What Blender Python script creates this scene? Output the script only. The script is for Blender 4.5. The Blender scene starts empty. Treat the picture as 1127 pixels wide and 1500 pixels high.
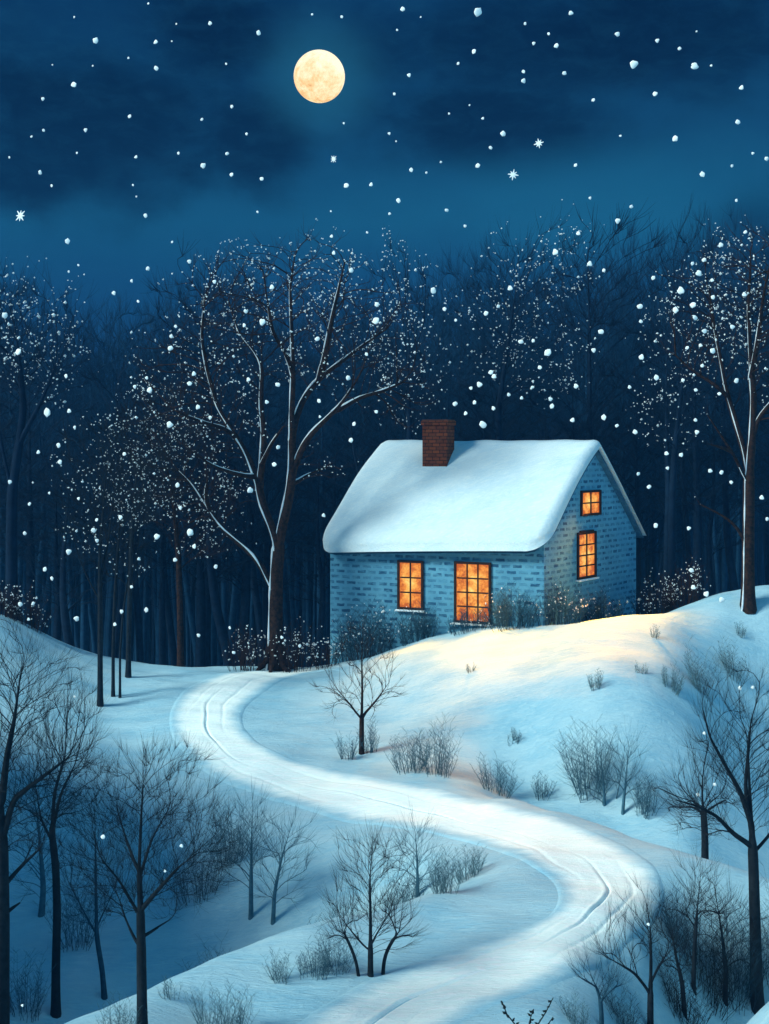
import bpy, math, random
import numpy as np
from mathutils import Vector

# ------------------------------------------------------------------ basics
HAZE = .0008
HC, F, HOR, CX = 7.0, 1800.0, 655.0, 563.5      # eye height, focal length and horizon row of a 1127 x 1500 picture
sc = bpy.context.scene
COL = sc.collection
rng = np.random.default_rng(7)
random.seed(7)

def P(px, py, d):
    return np.array([(px - CX) / F * d, d, HC - (py - HOR) * d / F])
def W(px, d, z):
    return np.array([(px - CX) / F * d, d, z])

def tag(o, label=None, cat=None, group=None, kind=None):
    if label: o['label'] = label
    if cat: o['category'] = cat
    if group: o['group'] = group
    if kind: o['kind'] = kind
    return o
def empty(name, loc, label=None, cat=None, group=None):
    o = bpy.data.objects.new(name, None); COL.objects.link(o)
    o.location = loc; o.empty_display_size = .3
    return tag(o, label, cat, group)
def mesh_obj(name, verts, faces, mat, parent=None, smooth=True, origin=None, uv=None):
    me = bpy.data.meshes.new(name)
    v = np.asarray(verts, dtype=np.float64)
    if origin is not None: v = v - np.asarray(origin)
    me.from_pydata(v.tolist(), [], faces if isinstance(faces, list) else faces.tolist())
    if smooth: me.polygons.foreach_set('use_smooth', [True] * len(me.polygons))
    if uv is not None:
        l = me.uv_layers.new(name='UVMap')
        l.data.foreach_set('uv', np.asarray(uv, dtype=np.float32).ravel())
    me.materials.append(mat); me.update()
    o = bpy.data.objects.new(name, me); COL.objects.link(o)
    if parent is not None: o.parent = parent
    elif origin is not None: o.location = origin
    return o

# ------------------------------------------------------------------ node helper
class NT:
    def __init__(s, tree): s.t = tree; s.n = tree.nodes; s.l = tree.links
    def new(s, typ, **kw):
        n = s.n.new(typ)
        for k, v in kw.items(): setattr(n, k, v)
        return n
    def put(s, sock, v):
        if hasattr(v, 'is_output'): s.l.new(v, sock)
        elif v is not None: sock.default_value = v
    def m(s, op, a, b=None, c=None, clamp=False):
        n = s.new('ShaderNodeMath', operation=op, use_clamp=clamp)
        for i, v in enumerate((a, b, c)): s.put(n.inputs[i], v)
        return n.outputs[0]
    def vm(s, op, a, b=None, out=0):
        n = s.new('ShaderNodeVectorMath', operation=op)
        s.put(n.inputs[0], a)
        if b is not None: s.put(n.inputs[1], b)
        return n.outputs[out]
    def mix(s, f, a, b, mode='MIX'):
        n = s.new('ShaderNodeMix', data_type='RGBA', blend_type=mode)
        s.put(n.inputs[0], f); s.put(n.inputs[6], a); s.put(n.inputs[7], b)
        return n.outputs[2]
    def noise(s, vec, scale, detail=4, rough=.55, dist=0, out=0):
        n = s.new('ShaderNodeTexNoise'); s.put(n.inputs['Vector'], vec)
        n.inputs['Scale'].default_value = scale; n.inputs['Detail'].default_value = detail
        n.inputs['Roughness'].default_value = rough; n.inputs['Distortion'].default_value = dist
        return n.outputs[out]
    def ramp(s, f, stops, interp='LINEAR'):
        n = s.new('ShaderNodeValToRGB'); cr = n.color_ramp; cr.interpolation = interp
        while len(cr.elements) < len(stops): cr.elements.new(.5)
        for e, (p, c) in zip(cr.elements, stops):
            e.position = p; e.color = c if len(c) == 4 else (*c, 1)
        s.put(n.inputs[0], f); return n.outputs[0]
    def mapr(s, v, a, b, c=0., d=1., smooth=True):
        n = s.new('ShaderNodeMapRange'); n.interpolation_type = 'SMOOTHSTEP' if smooth else 'LINEAR'
        s.put(n.inputs[0], v)
        for i, q in enumerate((a, b, c, d)): n.inputs[i + 1].default_value = q
        return n.outputs[0]
    def scale3(s, vec, k):
        n = s.new('ShaderNodeMapping'); s.put(n.inputs[0], vec); n.inputs['Scale'].default_value = k
        return n.outputs[0]
    def bump(s, h, strength, dist=.02, normal=None):
        n = s.new('ShaderNodeBump'); n.inputs['Strength'].default_value = strength
        n.inputs['Distance'].default_value = dist; s.put(n.inputs['Height'], h)
        if normal is not None: s.put(n.inputs['Normal'], normal)
        return n.outputs[0]

def lin(r, g, b):
    f = lambda c: (c / 255 / 12.92) if c / 255 <= .04045 else ((c / 255 + .055) / 1.055) ** 2.4
    return (f(r), f(g), f(b), 1)
def material(name, rough=.8, spec=.2):
    m = bpy.data.materials.new(name); m.use_nodes = True
    t = NT(m.node_tree); b = t.n['Principled BSDF']
    b.inputs['Roughness'].default_value = rough
    b.inputs['Specular IOR Level'].default_value = spec
    return m, t, b
def coords(t, kind='Object'):
    return t.new('ShaderNodeTexCoord').outputs[kind]

# ------------------------------------------------------------------ materials
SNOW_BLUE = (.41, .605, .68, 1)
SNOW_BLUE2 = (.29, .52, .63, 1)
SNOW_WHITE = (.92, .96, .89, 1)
def snow_mat(name, c1, c2, fine=1.0, streak=True, road=False):
    m, t, b = material(name, .75, .15)
    pos = t.new('ShaderNodeNewGeometry').outputs['Position']
    st = t.scale3(pos, (1.0, 2.4, 1.0))
    big = t.noise(st, .45, 4, .6)
    brush = t.noise(t.scale3(pos, (1.1, 7.0, 4.0)), 2.2, 5, .65, 1.0)
    col = t.mix(t.mapr(big, .35, .68), c1, c2)
    col = t.mix(t.m('MULTIPLY', t.mapr(brush, .42, .72), .6), col, (c1[0]*1.22, min(.96, c1[1]*1.12), min(.95, c1[2]*1.05), 1))
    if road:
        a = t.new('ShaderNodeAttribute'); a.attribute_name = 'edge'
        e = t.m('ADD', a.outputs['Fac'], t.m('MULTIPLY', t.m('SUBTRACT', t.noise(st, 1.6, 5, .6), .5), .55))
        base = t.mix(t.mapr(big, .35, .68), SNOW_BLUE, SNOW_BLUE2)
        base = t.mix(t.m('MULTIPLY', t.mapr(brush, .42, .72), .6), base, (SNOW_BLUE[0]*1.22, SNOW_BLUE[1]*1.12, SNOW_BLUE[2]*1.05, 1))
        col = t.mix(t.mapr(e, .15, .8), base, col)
    t.put(b.inputs['Base Color'], col)
    f1 = t.noise(t.scale3(pos, (1, 2.2, 1)), 12, 6, .75); f2 = t.noise(t.scale3(pos, (1, 3, 1)), 2.2, 4, .6)
    h = t.m('ADD', t.m('MULTIPLY', f1, .6), f2)
    h = t.m('ADD', h, t.m('MULTIPLY', brush, .9))
    t.put(b.inputs['Normal'], t.bump(h, .6 * fine, .09))
    return m
M_GROUND = snow_mat('deep_snow', SNOW_BLUE, SNOW_BLUE2)
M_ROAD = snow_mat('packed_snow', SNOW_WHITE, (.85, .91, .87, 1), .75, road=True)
M_ROOFSNOW = snow_mat('roof_snow', (.72, .80, .81, 1), (.60, .73, .78, 1), .8)

def simple(name, c1, c2, scale=6, rough=.85, bump=.3, dist=.02, spec=.1):
    m, t, b = material(name, rough, spec)
    o = coords(t)
    n = t.noise(o, scale, 4, .6)
    t.put(b.inputs['Base Color'], t.mix(t.mapr(n, .35, .65), (*c1, 1), (*c2, 1)))
    if bump: t.put(b.inputs['Normal'], t.bump(t.noise(t.scale3(o, (1, 1, .25)), scale * 3, 4), bump, dist))
    return m
M_BARK = simple('bark_brown', (.010, .006, .005), (.036, .018, .012), 8)
M_BARKBLACK = simple('bark_black', (.006, .010, .014), (.014, .02, .026), 8)
M_BARKBLUE = simple('bark_blue', (.012, .045, .07), (.022, .065, .10), 8)
M_BARKFAR = simple('bark_far', (.002, .010, .024), (.004, .017, .038), 3, bump=0)  # far bark tinted navy: distance haze put into the colour
M_BARKFAR2 = simple('bark_far_hazed', (.003, .024, .056), (.006, .038, .08), 3, bump=0)  # paler towards sky blue, more haze painted into the far bark
M_SHRUBMIST = simple('shrub_misted', (.035, .10, .14), (.06, .14, .185), 8, bump=0)  # mist tint painted into the stem colour
M_SHRUBPALE = simple('shrub_grey', (.05, .12, .15), (.09, .17, .2), 8, bump=0)
M_SNOWBIT = simple('snow_bits', (.80, .84, .86), (.92, .92, .90), 5, bump=0)
M_FROST = simple('frost', (.58, .64, .70), (.78, .80, .80), 5, bump=0)
M_FRAME = simple('dark_window_wood', (.022, .010, .006), (.04, .018, .010), 10)
M_SILL = simple('snowy_sill', (.75, .82, .86), (.85, .88, .88), 10)
M_BERRY = simple('dark_leaf', (.012, .022, .022), (.025, .03, .026), 10)

def mat_blue_brick():
    m, t, b = material('blue_brick', .85, .15)
    uv = t.new('ShaderNodeUVMap').outputs[0]
    wob = t.noise(uv, 3.0, 3, .6, out=1)
    uvd = t.vm('ADD', uv, t.vm('MULTIPLY', t.vm('SUBTRACT', wob, (.5, .5, .5)), (.13, .07, 0)))
    br = t.new('ShaderNodeTexBrick'); t.put(br.inputs['Vector'], uvd)
    br.inputs['Scale'].default_value = 1; br.inputs['Brick Width'].default_value = .44
    br.inputs['Row Height'].default_value = .215; br.inputs['Mortar Size'].default_value = .066
    br.inputs['Mortar Smooth'].default_value = .35; br.inputs['Bias'].default_value = -.1
    br.offset = .5
    base = t.mix(t.mapr(t.noise(uv, 1.1, 5, .65), .3, .7), (.085, .26, .38, 1), (.12, .33, .45, 1))
    t.put(br.inputs['Color1'], (0, 0, 0, 1)); t.put(br.inputs['Color2'], (.8, .8, .8, 1)); t.put(br.inputs['Mortar'], (1, 1, 1, 1))
    fine = t.noise(t.scale3(uv, (1, 3, 1)), 14, 4, .7)
    k = t.m('ADD', br.outputs['Color'], t.m('MULTIPLY', t.m('SUBTRACT', fine, .5), .9), clamp=True)
    pres = t.mapr(t.noise(t.scale3(uv, (2.1, 4.6, 1)), 1.0, 3, .6), .36, .60, .35, 1.15)
    col = t.mix(t.m('MULTIPLY', t.m('SUBTRACT', 1, k), pres, clamp=True), base, (.018, .08, .155, 1))
    t.put(b.inputs['Base Color'], col)
    t.put(b.inputs['Normal'], t.bump(t.m('ADD', t.m('MULTIPLY', k, -.4), t.m('MULTIPLY', fine, .5)), .45, .03))
    return m
M_WALL = mat_blue_brick()
def mat_red_brick():
    m, t, b = material('red_brick', .9, .1)
    uv = t.new('ShaderNodeUVMap').outputs[0]
    wob = t.noise(uv, 5.0, 3, .6, out=1)
    uvd = t.vm('ADD', uv, t.vm('MULTIPLY', t.vm('SUBTRACT', wob, (.5, .5, .5)), (.05, .03, 0)))
    br = t.new('ShaderNodeTexBrick'); t.put(br.inputs['Vector'], uvd)
    br.inputs['Scale'].default_value = 1; br.inputs['Brick Width'].default_value = .30
    br.inputs['Row Height'].default_value = .135; br.inputs['Mortar Size'].default_value = .016
    br.inputs['Mortar Smooth'].default_value = .2
    t.put(br.inputs['Color1'], (.24, .055, .020, 1)); t.put(br.inputs['Color2'], (.11, .028, .014, 1)); t.put(br.inputs['Mortar'], (.025, .010, .008, 1))
    col = t.mix(t.mapr(t.noise(uv, 6, 4, .7), .4, .8, 0, .6), br.outputs['Color'], (.20, .075, .035, 1))
    t.put(b.inputs['Base Color'], col)
    t.put(b.inputs['Normal'], t.bump(br.outputs['Fac'], -.5, .02))
    return m
M_REDBRICK = mat_red_brick()
def mat_window():
    m, t, b = material('lit_glass', .25, .4)
    uv = t.new('ShaderNodeUVMap').outputs[0]
    pos = t.new('ShaderNodeNewGeometry').outputs['Position']
    u = t.new('ShaderNodeSeparateXYZ'); t.put(u.inputs[0], uv)
    dx = t.m('SUBTRACT', u.outputs[0], .5); dy = t.m('SUBTRACT', u.outputs[1], .52)
    r = t.m('SQRT', t.m('ADD', t.m('MULTIPLY', dx, dx), t.m('MULTIPLY', dy, dy)))
    n = t.noise(pos, 3.2, 4, .6); n2 = t.noise(pos, 14, 4, .7)
    k = t.m('SUBTRACT', t.m('ADD', t.m('ADD', .55, t.m('MULTIPLY', t.m('SUBTRACT', n, .5), 1.5)), t.m('MULTIPLY', t.m('SUBTRACT', n2, .5), .6)), t.m('MULTIPLY', r, .85))
    col = t.ramp(k, [(0, (.50, .10, .012)), (.22, (.78, .24, .03)), (.45, (.92, .44, .08)), (.72, (1.0, .70, .20))])
    t.put(b.inputs['Base Color'], (.02, .01, .005, 1))
    t.put(b.inputs['Emission Color'], col); b.inputs['Emission Strength'].default_value = 1.15
    return m
M_GLASS = mat_window()
def mat_moon():
    m, t, b = material('moon', 1, 0)
    o = coords(t)
    n = t.noise(o, 1.9, 6, .65, .3); n2 = t.noise(o, 7, 5, .7)
    s = t.new('ShaderNodeSeparateXYZ'); t.put(s.inputs[0], o)
    k = t.m('ADD', t.m('ADD', t.m('MULTIPLY', s.outputs[2], .30), t.m('MULTIPLY', s.outputs[0], .10)), .66)
    k = t.m('ADD', k, t.m('MULTIPLY', t.m('SUBTRACT', n, .5), 1.5))
    k = t.m('ADD', k, t.m('MULTIPLY', t.m('SUBTRACT', n2, .5), .7))
    col = t.ramp(k, [(.10, lin(222, 164, 104)), (.36, lin(244, 204, 142)), (.60, lin(250, 230, 184)), (.95, lin(252, 244, 214))])
    t.put(b.inputs['Base Color'], (0, 0, 0, 1)); t.put(b.inputs['Emission Color'], col)
    b.inputs['Emission Strength'].default_value = 1.25
    return m
M_MOON = mat_moon()

# ------------------------------------------------------------------ terrain
ctrl = []
def C(*pts):
    for a in pts: ctrl.append(P(*a))
def CW(*pts):
    for a in pts: ctrl.append(W(*a))
def CX3(*pts):
    for a in pts: ctrl.append(np.array(a, float))
# near bank, its edge against the left hollow
C((-100,1600,18.5),(60,1515,19.8),(100,1495,20.2),(170,1462,20.8),(240,1430,21.5),(310,1400,22.2),(380,1372,23),(440,1355,23.5),(500,1340,24),(560,1325,24.5),(620,1308,25),(720,1270,26.5))
C((840,1300,25.6),(900,1290,26.2),(955,1310,25.6),(700,1390,22.9),(850,1400,22.6),(780,1450,21.4),(600,1470,20.9),(500,1500,20.2),(400,1430,21.8),(550,1400,22.6),(300,1480,20.7),(700,1490,20.4),(760,1340,24.3),(640,1350,23.9))
# left hollow
CW((-150,22,-5.8),(0,22.5,-6.0),(100,23.3,-5.8),(240,24.8,-5.6),(380,25.8,-5.0),(500,26.4,-4.2),(620,26.8,-3.0),(170,24,-5.7),(310,25.3,-5.3),(440,26.1,-4.7))
C((0,1500,25.5),(0,1400,28.5),(0,1250,32.5),(0,1100,36),(0,1000,40),(0,905,44),(-150,1400,28),(-150,1150,35),(-150,900,42),
  (100,1430,27.5),(100,1300,31),(100,1180,34),(100,1080,37.5),(45,928,44.3),(100,958,44.5),
  (240,1400,28),(240,1290,30.8),(240,1200,33.2),(240,1120,35.8),
  (380,1350,28.3),(380,1270,30),(380,1200,32),(390,1165,33.4),
  (500,1320,28.2),(500,1260,29.3),(500,1200,31.5),(620,1290,27.7),(620,1240,29),(640,1217,29.8),(700,1250,28))
# road shelf and crest
C((265,1050,39),(300,1100,36.3),(400,1130,34.8),(500,1165,33),(600,1185,31.8),(700,1200,30.6),(800,1230,28.8),(300,1010,42),(350,1000,43),(400,988,44.6),
  (250,982,45),(330,979,46),(450,979,46),(160,978,44.5),(150,1035,40.5),(200,1080,38))
# right bank edge, dip and hill
C((650,1152,33),(760,1172,31.6),(830,1192,30.6),(900,1215,29.6),(1000,1250,28.3),(1127,1290,27),(1250,1340,25.5))
CW((760,34,-2.9),(830,33.2,-3.2),(900,32.3,-3.6),(1000,31.2,-4.0),(1127,30.5,-5.0),(1250,30,-5.3))
C((760,1160,35),(900,1195,34),(1000,1230,33),(1127,1262,34),
  (900,1100,35.4),(900,1000,37.6),(900,950,40.2),(830,960,39.8),(900,905,43),(850,915,42.9),(1127,1150,38),(1127,1050,41),(1127,960,43.2),(1060,1080,38.2),(1127,878,45),(1060,889,44.5),(1000,900,44),(1000,1100,35.8),(1000,1000,38.6),(1000,950,41),(1250,1150,38.5),(1250,1000,42.5),(1250,850,46),
  (760,1085,36.6),(760,1010,38.3),(760,970,40.2),(690,980,40.4),(760,932,42.6),(700,942,42.7),(600,1100,36.5),(600,1030,39.5),(600,957,43),(530,1105,36.3),(480,1060,38.5),(480,1010,42),(520,972,44.6),(420,1060,38.6),(670,1120,35.5))
# lower right hollow and the near snowbank in the corner
C((1050,1310,26.2),(1127,1338,26.2),(1050,1400,25.5),(1050,1480,24.9),(1000,1420,24.4),(1000,1490,23.9),(975,1345,24.9),(950,1400,23.6),(950,1450,23.1),(950,1500,22.7),(890,1460,21.8),(1127,1400,25.6),(1127,1470,25.2),(820,1510,20.2),(880,1530,20.3))
C((1085,1500,18.5),(1127,1472,18.8),(1250,1430,19.5),(1060,1560,18))
CW((1080,21.5,-5.0),(1150,21.5,-5.0),(1000,20.5,-4.6),(940,19.5,-4.0),(1250,22.5,-4.2))
# ground near the eye and to the sides
CX3((-9,14,-3.2),(-4,14,-2.7),(0,14,-2.6),(4,14,-2.6),(9,14,-1.2),(-8,6,-3),(0,6,-3),(8,6,-2.4),(0,-10,-4),(-20,-10,-4),(20,-10,-3),
    (-9.5,19,-4.6),(-10,25,-4.6),(-12.5,20,1.5),(-12.8,25,2.5),(-13,29,2.2),(-15,21,5.5),(-15.5,25,7.0),(-15.5,29,6.0),(-18,20,5.5),(-20,27,7.0),(-15,33,2.0),(-20,35,3.8),(-18,40,2.8),(-26,30,5),(-26,42,4),(-40,30,4),(-40,10,1),(-40,55,1),(-13,15,-1),  # unseen ridge on the left, raised to throw shade into the hollow
    (16,20,-1.5),(20,30,-3.5),(22,38,-.5),(24,46,2.2),(40,30,-2),(40,45,2),(40,10,-1))
# behind the crest the land falls away under the wood
for px in (-400, -150, 0, 160, 330, 450, 560): CW((px, 50.5, -2.3 if px > 100 else -.6))
for x in (-14,-8,-3): CX3((x,55,-4.4))
for px in (680, 800, 930): CW((px, 46.5, .2))
for px in (620, 800, 950): CW((px, 52, -.9))
for px in (1050, 1127, 1300): CW((px, 49, .8))
for px in (1050, 1300): CW((px, 55, -1.2))
for d in (62, 78, 100, 140):
    for t in (-.9, -.55, -.3, -.12, .05, .2, .35, .6, .95):
        CX3((t * d, d, -3.2 - (d - 55) * .23))
ctrl = np.array(ctrl)
def tps(r2): return .5 * r2 * np.log(r2 + 1e-9)
def fit():
    X = ctrl[:, :2] / 10; n = len(X)
    r2 = ((X[:, None] - X[None]) ** 2).sum(-1)
    A = np.zeros((n + 3, n + 3)); A[:n, :n] = tps(r2) + np.eye(n) * 4e-3
    Pm = np.c_[np.ones(n), X]; A[:n, n:] = Pm; A[n:, :n] = Pm.T
    return np.linalg.solve(A, np.r_[ctrl[:, 2], 0, 0, 0])
WT = fit()
def ground(x, y):
    x = np.atleast_1d(np.asarray(x, float)); y = np.atleast_1d(np.asarray(y, float))
    yc = np.clip(y, -12, 145); xc = np.clip(x, -60 - np.maximum(0, y - 40), 60 + np.maximum(0, y - 40))
    X = ctrl[:, :2] / 10; out = np.empty(len(x))
    for i in range(0, len(x), 4000):
        q = np.c_[xc[i:i+4000], yc[i:i+4000]] / 10
        r2 = ((q[:, None] - X[None]) ** 2).sum(-1)
        out[i:i+4000] = tps(r2) @ WT[:-3] + np.c_[np.ones(len(q)), q] @ WT[-3:]
    out -= np.maximum(0, y - 145) * .23
    lump = .05 * np.sin(x * 1.3 + 1.7 * np.sin(y * .7)) * np.sin(y * 1.1 + np.sin(x * .9)) + .02 * np.sin(x * 3.1 + y * 2.3) * np.sin(y * 3.7 - x)
    return out + lump
def gz(x, y): return float(ground(x, y)[0])
def hit(px, py, dmin=13.0, dmax=60.0):
    d = np.arange(dmin, dmax, .05)
    x = (px - CX) / F * d; z = HC - (py - HOR) * d / F
    g = ground(x, d); k = np.where(z <= g)[0]
    i = k[0] if len(k) else len(d) - 1
    return np.array([x[i], d[i], g[i]])

def axis(lo, hi, step, far_lo, far_hi, gr=1.16):
    a = list(np.arange(lo, hi + 1e-6, step)); s = step
    while a[-1] < far_hi: s *= gr; a.append(a[-1] + s)
    s = step
    while a[0] > far_lo: s *= gr; a.insert(0, a[0] - s)
    return np.array(a)
xs = axis(-15, 15, .16, -230, 230); ys = axis(13, 52, .16, -50, 380)
gx, gy = np.meshgrid(xs, ys); zz = ground(gx.ravel(), gy.ravel())
nx, ny = len(xs), len(ys)
ii = (np.arange(ny - 1)[:, None] * nx + np.arange(nx - 1)[None]).ravel()
g = mesh_obj('ground', np.c_[gx.ravel(), gy.ravel(), zz], np.c_[ii, ii + 1, ii + nx + 1, ii + nx], M_GROUND)
tag(g, kind='structure')

# ------------------------------------------------------------------ road
pairs = [((470,974),(520,976)),((420,979),(470,982)),((350,986),(418,993)),((297,1003),(380,1011)),((266,1030),(352,1033)),((259,1062),(345,1058)),((275,1095),(362,1084)),((315,1130),(405,1108)),((385,1160),(470,1128)),
 ((470,1185),(560,1147)),((560,1203),(650,1163)),((640,1217),(740,1184)),((720,1237),(830,1208)),((785,1262),(905,1243)),((825,1292),(955,1290)),((832,1322),(950,1335)),((800,1352),(905,1378)),
 ((740,1378),(850,1412)),((660,1405),(780,1444)),((580,1435),(700,1472)),((510,1468),(640,1506)),((445,1508),(590,1550)),((380,1560),(530,1610)),((300,1640),(460,1700))]
A = np.array([hit(*a)[:2] for a, b in pairs]); B = np.array([hit(*b)[:2] for a, b in pairs])
def catmull(Pt, n):
    Pt = np.vstack([2 * Pt[0] - Pt[1], Pt, 2 * Pt[-1] - Pt[-2]]); out = []
    for i in range(1, len(Pt) - 2):
        p0, p1, p2, p3 = Pt[i-1:i+3]
        for t in np.linspace(0, 1, n, endpoint=False):
            out.append(.5 * ((2*p1) + (-p0+p2)*t + (2*p0-5*p1+4*p2-p3)*t*t + (-p0+3*p1-3*p2+p3)*t**3))
    out.append(Pt[-2]); return np.array(out)
A, B = catmull(A, 34), catmull(B, 34)
for _ in range(60):
    A[1:-1] = (A[:-2] + A[2:]) / 4 + A[1:-1] / 2; B[1:-1] = (B[:-2] + B[2:]) / 4 + B[1:-1] / 2
NA = 90; s = np.linspace(-.16, 1.16, NA)
V = A[:, None] * (1 - s)[None, :, None] + B[:, None] * s[None, :, None]
rx, ry = V[..., 0].ravel(), V[..., 1].ravel(); rz = ground(rx, ry)
tt = np.tile(s, len(A)); L = np.repeat(np.arange(len(A)) * .1, NA)
edge = np.clip(np.minimum(tt + .16, 1.16 - tt) / .42, 0, 1)
def rut(c, w, dep): return -dep * np.exp(-((tt - c) / w) ** 2)
wig = .035 * np.sin(L * .45) + .02 * np.sin(L * 1.3)
k1 = .5 + .5 * np.sin(L * .38 + 1.1); k2 = .5 + .5 * np.sin(L * .31 + 4.2)
dz = -.035 * np.exp(-((tt - .46 - wig) / .018) ** 2) * (.15 + k1) + .015 * np.exp(-((tt - .41 - wig) / .03) ** 2) * k1
dz += -.022 * np.exp(-((tt - .74 - wig) / .03) ** 2) * k2 - .02 * np.exp(-((tt - .2 + wig) / .035) ** 2) * (1 - k1)
rz = rz + .028 + dz - .07 * np.clip(1 - edge * 4, 0, 1) ** 2
n1 = len(A); ii = (np.arange(n1 - 1)[:, None] * NA + np.arange(NA - 1)[None]).ravel()
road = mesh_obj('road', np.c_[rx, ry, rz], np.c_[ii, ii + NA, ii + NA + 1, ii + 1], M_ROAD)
at = road.data.attributes.new('edge', 'FLOAT', 'POINT'); at.data.foreach_set('value', edge.astype(np.float32))
tag(road, kind='structure')

# ------------------------------------------------------------------ tubes and trees
def frm_fork(p):
    v = p[-1] - p[0]; return abs(v[2]) < .93 * np.linalg.norm(v)
class Tubes:
    def __init__(s): s.v = []; s.f = []; s.n = 0
    def add(s, pts, rad, sides=5):
        pts = np.asarray(pts, float); rad = np.asarray(rad, float); m = len(pts)
        if m < 2: return
        tg = np.gradient(pts, axis=0); tg /= np.linalg.norm(tg, axis=1)[:, None] + 1e-9
        ref = np.array([.31, .95, .05]) if abs(tg[:, 1]).mean() < .8 else np.array([1., 0, 0])
        a = np.cross(tg, ref); a /= np.linalg.norm(a, axis=1)[:, None] + 1e-9; b = np.cross(tg, a)
        th = np.arange(sides) * 2 * math.pi / sides
        ring = pts[:, None] + rad[:, None, None] * (np.cos(th)[None, :, None] * a[:, None] + np.sin(th)[None, :, None] * b[:, None])
        s.v.append(ring.reshape(-1, 3))
        i = np.arange(m - 1)[:, None] * sides; j = np.arange(sides)[None]; j2 = (j + 1) % sides
        s.f.append((np.stack([i + j, i + j2, i + sides + j2, i + sides + j], -1).reshape(-1, 4)) + s.n)
        s.n += m * sides
    def build(s, name, mat, parent=None, origin=None):
        if not s.v: return None
        return mesh_obj(name, np.vstack(s.v), np.vstack(s.f), mat, parent, True, origin)
OCT = np.array([(1,0,0),(-1,0,0),(0,1,0),(0,-1,0),(0,0,1),(0,0,-1)], float)
OCF = np.array([(0,2,4),(2,1,4),(1,3,4),(3,0,4),(2,0,5),(1,2,5),(3,1,5),(0,3,5)])
def bits(name, pts, size, mat, parent, origin, R):
    n = len(pts)
    if n == 0: return None
    sz = size * R.uniform(.45, 1.25, n) * np.where(R.random(n) < .08, 1.8, 1)
    o = OCT[None] * sz[:, None, None] * R.uniform(.6, 1.3, (n, 1, 3)) + R.normal(0, .12, (n, 6, 3)) * sz[:, None, None]
    v = (pts[:, None] + o).reshape(-1, 3); f = (OCF[None] + np.arange(n)[:, None, None] * 6).reshape(-1, 3)
    o = mesh_obj(name, v, f, mat, parent, True, origin); o['kind'] = 'stuff'; return o

def colonize(R, nodes, par, attr, step, infl, kill, up=.25, maxit=90, hub=None, rad=0):
    nodes = [np.array(p) for p in nodes]; par = list(par)
    near = np.full(len(attr), 1e9); idx = np.zeros(len(attr), int); alive = np.ones(len(attr), bool)
    done = 0; cnt = {}
    for it in range(maxit):
        new = np.array(nodes[done:])
        if len(new):
            d = np.linalg.norm(attr[:, None] - new[None], axis=2); k = d.argmin(1); dm = d[np.arange(len(attr)), k]
            u = dm < near; near[u] = dm[u]; idx[u] = k[u] + done; done = len(nodes)
            alive &= near > kill
        act = alive & (near < infl)
        if not act.any():
            if alive.any() and infl < 50: infl *= 1.5; continue
            break
        ia = idx[act]; N = np.array(nodes)
        dv = attr[act] - N[ia]; dv /= np.linalg.norm(dv, axis=1)[:, None] + 1e-9
        uq, inv = np.unique(ia, return_inverse=True)
        S = np.zeros((len(uq), 3)); np.add.at(S, inv, dv); 
        S /= np.linalg.norm(S, axis=1)[:, None] + 1e-9
        grown = 0
        for q, sv in zip(uq, S):
            if cnt.get(q, 0) >= 3: 
                alive[(idx == q) & alive & (near < step * 1.2)] = False
                continue
            p = par[q]; dr = sv.copy()
            if p >= 0:
                pd = nodes[q] - nodes[p]; pd = pd / (np.linalg.norm(pd) + 1e-9); dr = dr + .8 * pd
            if hub is not None:
                hv = nodes[q] - hub; dr = dr + hv * rad / (np.linalg.norm(hv) + 1e-9)
            dr[2] += up; dr += R.normal(0, .06, 3); dr /= np.linalg.norm(dr)
            nodes.append(nodes[q] + dr * step); par.append(int(q)); cnt[q] = cnt.get(q, 0) + 1; grown += 1
        if not grown: break
        if len(nodes) > 9000: break
    return np.array(nodes), np.array(par)

def crown_points(R, ells, n):
    w = np.array([e[3] * e[5] for e in ells]); w = w / w.sum(); out = []
    for e, k in zip(ells, (w * n).astype(int) + 1):
        c, r = np.array(e[:3]), np.array(e[3:6])
        u = R.normal(size=(k, 3)); u /= np.linalg.norm(u, axis=1)[:, None]
        out.append(c + u * r * (R.random(k) ** (1 / 2.3))[:, None])
    return np.vstack(out)

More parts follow.
